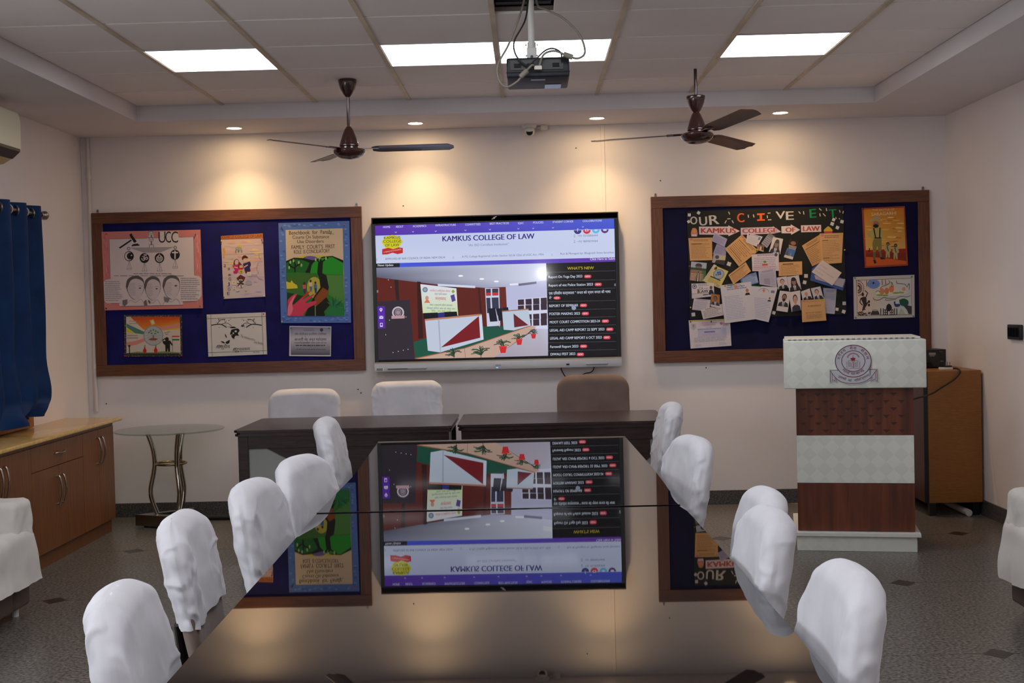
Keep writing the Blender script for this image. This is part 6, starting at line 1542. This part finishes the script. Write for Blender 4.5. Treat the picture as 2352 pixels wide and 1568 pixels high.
por('portrait print of a bearded man in suit with white strip below', q4((1088, 868), (1176, 878), (1150, 1042), (1058, 1028)), (204, 196, 200), (150, 106, 86), (40, 36, 36), (52, 54, 64), beard=True, foot=0.24)
por('portrait print of a boy in dark shirt', q4((1158, 882), (1250, 866), (1258, 1026), (1182, 1040)), (206, 196, 200), SK, (36, 34, 36), (52, 52, 72), shirt=(60, 60, 84))
por('portrait print of a bald man in black coat', q4((1256, 876), (1326, 850), (1346, 930), (1272, 948)), (200, 192, 196), (196, 140, 120), (120, 110, 106), (44, 44, 46), bald=True)
por('portrait print of a smiling young man in black coat beside the bald man', q4((1334, 850), (1412, 834), (1438, 930), (1362, 940)), (190, 184, 196), (200, 150, 130), (40, 36, 38), (48, 48, 52))
Q = q4((1440, 846), (1550, 852), (1534, 1056), (1456, 1050)); paper('document', 'lilac ruled sheet with two yellow lines beside the brown list', 'paper', Q, (178, 176, 200), doc(Q, (150, 148, 176), 16, (140, 136, 160), 21, 0.1, bars=((0.0, 0.22, 1.0, 0.235, (200, 180, 80)), (0.0, 0.28, 1.0, 0.295, (200, 180, 80)))))
Q = q4((1258, 946), (1444, 934), (1460, 1108), (1266, 1122))
def art_ach(a):
    a.frame(Q); a.L = 1
    for x0, y0, x1, y1, c in hd: a.rect(x0, y0, x1, y1, c)
    a.ruled(0.2, 0.03, 0.82, 0.12, 2, (170, 120, 80), 0.4, 3); a.text('ACHIEVEMENTS', 0.26, 0.32, 0.82, 0.32, 0.06, (90, 64, 52), 0.02); a.text('BEST PLACED STUDENTS', 0.17, 0.62, 0.84, 0.62, 0.05, (100, 72, 56), 0.015); a.ruled(0.18, 0.67, 0.95, 0.88, 6, (150, 110, 76), 0.4, 5)
paper('document', 'brown typed list headed ACHIEVEMENTS hanging off the chart edge', 'paper', Q, BR, art_ach)
Q = q4((1345, 690), (1398, 650), (1616, 790), (1592, 868), (1330, 786)); paper('folder', 'blue envelope-like folder behind the white tilted card', 'folder', Q, (62, 86, 150), None)
Q = q4((1362, 742), (1612, 776), (1590, 842), (1372, 776)); paper('document', 'grey page showing inside the blue folder', 'paper', Q, (170, 162, 174), None)
Q = q4((1426, 622), (1582, 724), (1506, 828), (1340, 718)); paper('card', 'blank white tilted card lying on the blue folder', 'card', Q, (208, 192, 188), doc(Q, (190, 176, 180), 3, None, 22, 0.6))
Q = q4((357, 1108), (690, 1093), (702, 1312), (373, 1335))
def art_slogan(a):
    a.frame(Q); a.L = 1; a.rect(0.02, 0.01, 0.96, 0.05, (196, 170, 50)); a.rect(0.2, 0.3, 0.9, 0.62, (184, 182, 206)); a.L = 2
    a.text('SLOGAN WRITING', 0.31, 0.14, 0.68, 0.14, 0.055, (196, 120, 130), 0.01); a.text('COMPETITION', 0.34, 0.22, 0.64, 0.22, 0.055, (196, 120, 130), 0.01); a.text('Presented to', 0.42, 0.29, 0.56, 0.29, 0.03, (90, 90, 120)); a.ruled(0.2, 0.32, 0.78, 0.36, 1, (120, 120, 170), 0.5, 2, 0.02); a.rect(0.36, 0.42, 0.62, 0.47, (110, 116, 170)); a.ruled(0.3, 0.52, 0.7, 0.57, 1, (210, 150, 160), 0.4, 3); a.ruled(0.1, 0.62, 0.92, 0.8, 5, (140, 140, 160), 0.32, 4, 0.1); a.ruled(0.12, 0.87, 0.28, 0.96, 2, (150, 150, 180), 0.3, 5); a.ruled(0.7, 0.85, 0.9, 0.95, 3, (150, 150, 180), 0.3, 6)
    a.poly([(0.05, 0.12), (0.17, 0.12), (0.17, 0.28), (0.11, 0.35), (0.06, 0.3)], (170, 180, 196)); a.ell(0.78, 0.16, 0.035, 0.05, (200, 120, 110)); a.ruled(0.82, 0.12, 0.97, 0.26, 4, (190, 110, 120), 0.5, 8); a.L = 3; a.ell(0.11, 0.2, 0.02, 0.05, (190, 120, 110))
sheet('certificate', 'white slogan-writing certificate below the chart, with yellow top strip', 'certificate', HR, Q, YP - 0.001, (208, 198, 206), art_slogan, ((538, 1117, (30, 30, 34)), (372, 1120, PB)))

def art_battle(a):
    sub(a, HR, 1614.6, 140.4, 0.6268)
    a.L = 1; a.poly([(245, 118), (760, 95), (792, 820), (282, 845)], [(206, 130, 30), (196, 116, 24), (206, 170, 90), (214, 180, 100)]); a.L = 2
    rnd = random.Random(6)
    for k in range(40):
        y = rnd.uniform(220, 610); x = rnd.uniform(300, 740); a.ell(x, y, rnd.uniform(20, 70), rnd.uniform(4, 10), ((214, 170, 80), (226, 196, 130), (190, 110, 30))[k % 3], 12)
    a.L = 3; a.poly([(272, 640), (786, 620), (790, 780), (276, 740)], (124, 40, 26)); a.poly([(276, 726), (500, 740), (791, 780), (793, 820), (282, 845)], (196, 88, 36)); a.L = 4
    a.poly([(276, 640), (786, 625), (787, 670), (275, 680)], (150, 40, 26)); a.L = 5
    kh, kd, sk = (176, 160, 90), (130, 116, 60), (170, 110, 80)
    a.text('THE BATTLE OF', 360, 138, 640, 126, 26, (214, 190, 140), 0.006); a.text('SARAGARHI', 345, 200, 664, 182, 40, (222, 206, 170), 0.006)
    # standing soldier
    a.poly([(360, 370), (400, 350), (470, 360), (490, 400), (510, 440), (480, 486), (455, 480), (470, 500), (470, 560), (476, 640), (440, 660), (420, 590), (400, 660), (366, 660), (356, 540), (372, 500), (290, 450), (282, 430)], kh); a.L = 6
    a.poly([(372, 500), (474, 495), (476, 640), (434, 655), (420, 585), (398, 660), (364, 655), (356, 560)], kd); a.line([(372, 355), (400, 490)], 16, (34, 34, 26)); a.line([(455, 352), (450, 485)], 16, (34, 34, 26)); a.rect(382, 476, 470, 492, (34, 34, 26)); a.rect(366, 660, 396, 770, (96, 100, 70)); a.poly([(440, 655), (468, 650), (480, 730), (456, 735)], (96, 100, 70)); a.poly([(366, 765), (396, 765), (412, 808), (380, 814)], (56, 36, 30)); a.poly([(456, 732), (480, 728), (526, 748), (520, 758), (462, 760)], (56, 36, 30))
    a.ell(405, 300, 42, 46, sk); a.L = 7; a.ell(400, 330, 36, 24, (30, 24, 22)); a.blob([(345, 280), (360, 235), (410, 215), (455, 235), (450, 285), (400, 262)], (176, 150, 80)); a.line([(345, 275), (365, 240), (415, 220), (458, 232)], 12, (140, 150, 186)); a.rect(382, 296, 396, 301, (30, 24, 22)); a.rect(412, 296, 426, 301, (30, 24, 22))
    a.L = 6
    for x, y in ((555, 640), (655, 660)):
        a.poly([(x - 30, y - 60), (x + 30, y - 60), (x + 44, y + 10), (x + 24, y + 20), (x + 26, y + 95), (x + 6, y + 96), (x, y + 40), (x - 8, y + 96), (x - 28, y + 95), (x - 24, y + 20), (x - 44, y)], (170, 156, 110)); a.ell(x, y - 80, 22, 24, (70, 56, 44)); a.L = 7; a.ell(x, y - 74, 14, 12, (150, 100, 76)); a.line([(x - 12, y - 55), (x + 8, y + 14)], 10, (40, 38, 28)); a.L = 6
    a.rect(312, 614, 324, 660, (40, 26, 22)); a.rect(600, 590, 670, 598, (60, 50, 40))
sheet('poster', 'orange painted poster of a standing soldier', 'poster', HR, [(1752, 203), (2100, 186), (2126, 666), (1778, 685)], YP - 0.001, (150, 62, 34), art_battle, ((1762, 210, (40, 60, 40)),))

def art_heritage(a):
    sub(a, HR, 1614.6, 140.4, 0.6268)
    a.L = 1; a.poly([(152, 1028), (855, 1002), (862, 1468), (163, 1482)], [(206, 178, 166), (196, 200, 196), (190, 202, 200), (210, 186, 172)]); a.L = 2
    a.line([(152, 1028), (855, 1002), (862, 1468), (163, 1482), (152, 1028)], 5, INK)
    a.ell(372, 1075, 82, 62, (104, 130, 186)); a.L = 3; a.ell(370, 1062, 12, 14, (24, 30, 80)); a.ring(372, 1075, 60, 3, (130, 154, 206), 46); a.L = 2
    for k in range(3):
        for q in range(12): a.ell(170 + (24 + 26 * k) * math.cos(R(-85 + q * 15)), 1130 + (30 + 32 * k) * math.sin(R(-85 + q * 15)), 7, 8, (64, 50, 48), 7)
    a.ring(165, 1135, 40, 8, (96, 60, 50), 46, -90, 90)
    # dancer with drum
    bn = (56, 40, 40)
    a.ell(232, 1210, 18, 22, bn); a.poly([(205, 1255), (250, 1235), (280, 1255), (282, 1310), (290, 1340), (240, 1420), (222, 1420), (240, 1345), (232, 1320)], bn); a.line([(270, 1250), (296, 1190), (262, 1160)], 13, bn); a.line([(210, 1258), (195, 1310), (230, 1350)], 13, bn); a.ell(312, 1302, 15, 18, bn); a.ell(312, 1346, 15, 18, bn); a.line([(240, 1390), (300, 1310)], 16, bn); a.line([(240, 1360), (262, 1410)], 13, bn)
    rnd = random.Random(8)
    for k in range(40): a.ell(rnd.uniform(170, 330), rnd.uniform(1432, 1476), 10, 7, ((70, 52, 46), (46, 40, 38), (100, 80, 70))[k % 3], 7)
    a.poly([(330, 1472), (345, 1440), (360, 1410), (420, 1405), (440, 1440), (450, 1470)], (60, 56, 50)); a.ell(392, 1412, 40, 12, (170, 150, 140))
    # domed palace
    a.L = 3; a.blob([(532, 1400), (540, 1352), (568, 1330), (598, 1352), (602, 1400)], INK); a.rect(566, 1322, 570, 1345, INK); a.rect(506, 1402, 625, 1474, INK); a.L = 4
    for x in (514, 536, 592, 612): a.rect(x - 6, 1414, x + 6, 1436, (200, 190, 186)); a.rect(x - 6, 1446, x + 6, 1466, (200, 190, 186))
    a.rect(556, 1426, 580, 1474, (200, 190, 186)); a.L = 3
    for x in (463, 496, 640, 670): a.rect(x - 5, 1388, x + 5, 1474, INK)
    a.line([(455, 1474), (680, 1470)], 6, INK)
    # temples and people band
    a.blob([(400, 1240), (412, 1180), (470, 1140), (560, 1120), (600, 1060), (632, 1120), (700, 1120), (760, 1110), (830, 1110), (832, 1170), (790, 1210), (640, 1230), (520, 1240)], (204, 196, 190)); a.L = 4
    for x, y, w, h, c in ((426, 1190, 24, 32, (214, 206, 200)), (480, 1170, 34, 40, (196, 130, 96)), (540, 1165, 30, 44, (190, 120, 86)), (600, 1140, 34, 44, (206, 120, 70)), (710, 1140, 24, 30, (190, 196, 206)), (760, 1140, 24, 26, (200, 150, 110)), (808, 1140, 22, 30, (200, 190, 190))): a.ell(x, y, w, h, c, 16)
    for x, y in ((450, 1218), (520, 1222), (660, 1190), (720, 1186)): a.ell(x, y, 46, 12, (130, 160, 70), 12)
    for p in ([(455, 1140), (480, 1110), (560, 1075), (580, 1045), (560, 1030)], [(600, 1110), (606, 1050), (624, 1118)], [(665, 1030), (672, 1065), (720, 1070), (780, 1082), (795, 1110)], [(800, 1120), (828, 1068), (828, 1150)], [(372, 1250), (380, 1276), (440, 1282), (500, 1250), (560, 1260), (650, 1262), (720, 1236), (800, 1240), (846, 1225)], [(528, 1266), (535, 1284), (660, 1275)], [(400, 1180), (425, 1162), (450, 1178)], [(280, 1030), (284, 1110)], [(480, 1020), (482, 1090)], [(524, 1018), (526, 1080)]): a.curve(p, 6, (44, 40, 40))
    # peacock and elephant-like mass
    a.blob([(630, 1305), (650, 1298), (656, 1330), (700, 1330), (715, 1345), (690, 1368), (645, 1362)], (40, 60, 110)); a.blob([(700, 1280), (760, 1262), (815, 1290), (815, 1340), (770, 1362), (715, 1340)], (30, 80, 66)); a.poly([(760, 1360), (800, 1350), (862, 1360), (862, 1462), (822, 1462), (800, 1410)], (60, 58, 66)); a.blob([(700, 1440), (726, 1390), (760, 1430), (770, 1465), (700, 1468)], (170, 180, 168))
    for x, y in ((132, 995), (860, 985), (142, 1505), (880, 1490)): a.ell(x, y, 10, 8, (40, 110, 90), 10)
sheet('poster', 'grey-bordered coloured drawing of monuments under a blue wheel', 'poster', HR, [(1685, 758), (2177, 740), (2180, 1082), (1690, 1098)], YP - 0.001, (186, 180, 178), art_heritage, ((1697, 766, PG), (2154, 756, PG), (1703, 1086, PG), (2168, 1074, PG)))

# ------------------------------------------------------------------ emblem on the lectern
EK = 0.000371
def em(u, v): return ((u - 1172) * EK, (880 - v) * EK + 0.916)
bm = bmesh.new()
cxe, cye = 1156, 472
outline = []
for k in range(0, 41):
    a_ = R(205 - 0 + (335 - 205 + 360 * 0) * 0)
pts = [(cxe + 268 * math.cos(R(a_)), cye + 248 * math.sin(R(a_))) for a_ in range(150, 391, 6)]
ribbon = [(1376, 586), (1506, 586), (1510, 796), (1455, 764), (1402, 794), (1398, 750), (1330, 795), (1240, 820), (1150, 826), (1060, 816), (985, 790), (915, 750), (914, 796), (862, 764), (808, 800), (808, 590), (924, 600)]
prism(bm, [em(*p) for p in pts + ribbon], -0.052, -0.0455, 'y')
EM = part(LE, 'emblem', bm, 'emblem_steel', label='round steel emblem with ribbon and red lettering')
E_ = Art(lambda u, v: em(u, v), 0.0002)
mr = (110, 30, 34)
E_.L = 1
E_.ring(cxe, cye, 258, 11, mr, 238, 0, 360, 48); E_.ring(cxe, cye, 168, 10, mr, 155, 0, 360, 40)
for p in ([(940, 602), (822, 604), (822, 780), (862, 748), (908, 780), (900, 720)], [(1376, 600), (1492, 600), (1496, 778), (1455, 748), (1408, 776), (1412, 716)], [(824, 612), (900, 722), (1000, 786), (1150, 806), (1300, 786), (1400, 724), (1486, 612)]): E_.curve(p, 8, mr, 3) if len(p) == 7 else E_.line(p, 8, mr)
for p in ([(845, 650), (848, 752)], [(888, 715), (886, 765)], [(1470, 640), (1468, 752)], [(1428, 705), (1430, 760)]): E_.line(p, 6, mr)
def arc_text(st, r, a0, a1, h, ry, inward=False):
    # letters set along an arc, one word at a time
    n = len(st)
    for i, w_ in enumerate(st):
        t0 = a0 + (a1 - a0) * i / n; t1 = a0 + (a1 - a0) * (i + 0.88) / n
        E_.text(w_, cxe + r * math.cos(R(t0)), cye + r * ry * math.sin(R(t0)), cxe + r * math.cos(R(t1)), cye + r * ry * math.sin(R(t1)), h, mr, 0.012)
arc_text(['भा', 'गी', 'र', 'थ'], 192, 188, 240, 44, 0.95); arc_text(['से', 'वा'], 186, 256, 286, 44, 0.95); arc_text(['सं', 'स्था', 'न'], 192, 302, 356, 44, 0.95)
E_.L = 2
arc_text(['गा', 'जि', 'या', 'बा', 'द'], 218, 140, 40, 40, 0.95)
for st, x0, y0, x1, y1 in (('तमसो', 930, 712, 1044, 756), ('मां', 1078, 774, 1126, 778), ('ज्योति', 1168, 774, 1280, 752), ('र्गमय', 1284, 750, 1388, 690)): E_.text(st, x0, y0, x1, y1, 34, mr, 0.012)
for k in range(17):
    a_ = R(200 + k * 140 / 16); E_.line([(cxe + 76 * math.cos(a_), cye - 30 + 76 * math.sin(a_)), (cxe + 100 * math.cos(a_), cye - 30 + 98 * math.sin(a_))], 7, (150, 40, 36))
E_.ell(1152, 436, 38, 16, (150, 40, 36)); E_.poly([(1122, 442), (1184, 442), (1174, 466), (1134, 466)], (150, 40, 36)); E_.line([(1152, 425), (1152, 388)], 6, (150, 40, 36))
bk = (140, 60, 60)
E_.line([(1064, 478), (1064, 582), (1150, 580), (1246, 580), (1248, 476)], 5, bk); E_.curve([(1080, 470), (1120, 462), (1152, 480), (1190, 462), (1230, 470)], 5, bk, 5); E_.line([(1152, 480), (1154, 572)], 6, bk); E_.line([(1090, 480), (1090, 552), (1152, 560), (1218, 550), (1220, 478)], 5, bk); E_.ruled(1096, 485, 1146, 545, 7, (150, 110, 110), 0.4, 2); E_.ruled(1160, 485, 1214, 545, 7, (150, 110, 110), 0.4, 3)
o = E_.build('emblem_print', EM, 'print_gloss', (0, 0, 0)); o.location = (0, -0.0521, 0)
# ------------------------------------------------------------------ lamp added unseen on the rear wall to give the wall screen's glint
t = thing('glint_lamp', 'small round lamp added on the rear wall to give the wall screen its glint', 'lamp', (0.225, YF + 0.0005, 1.908))
bm = bmesh.new(); lathe(bm, [(0, 0), (0.06, 0), (0.055, 0.03), (0.035, 0.04), (0, 0.04)], 24, mtx=Matrix.Rotation(R(-90), 4, 'X')); part(t, 'base', bm, 'plastic_white', 40)
bm = bmesh.new(); lathe(bm, [(0.03, 0.041), (0.034, 0.055), (0.026, 0.078), (0, 0.088)], 20, mtx=Matrix.Rotation(R(-90), 4, 'X')); part(t, 'bulb', bm, 'bulb_glow', 60)
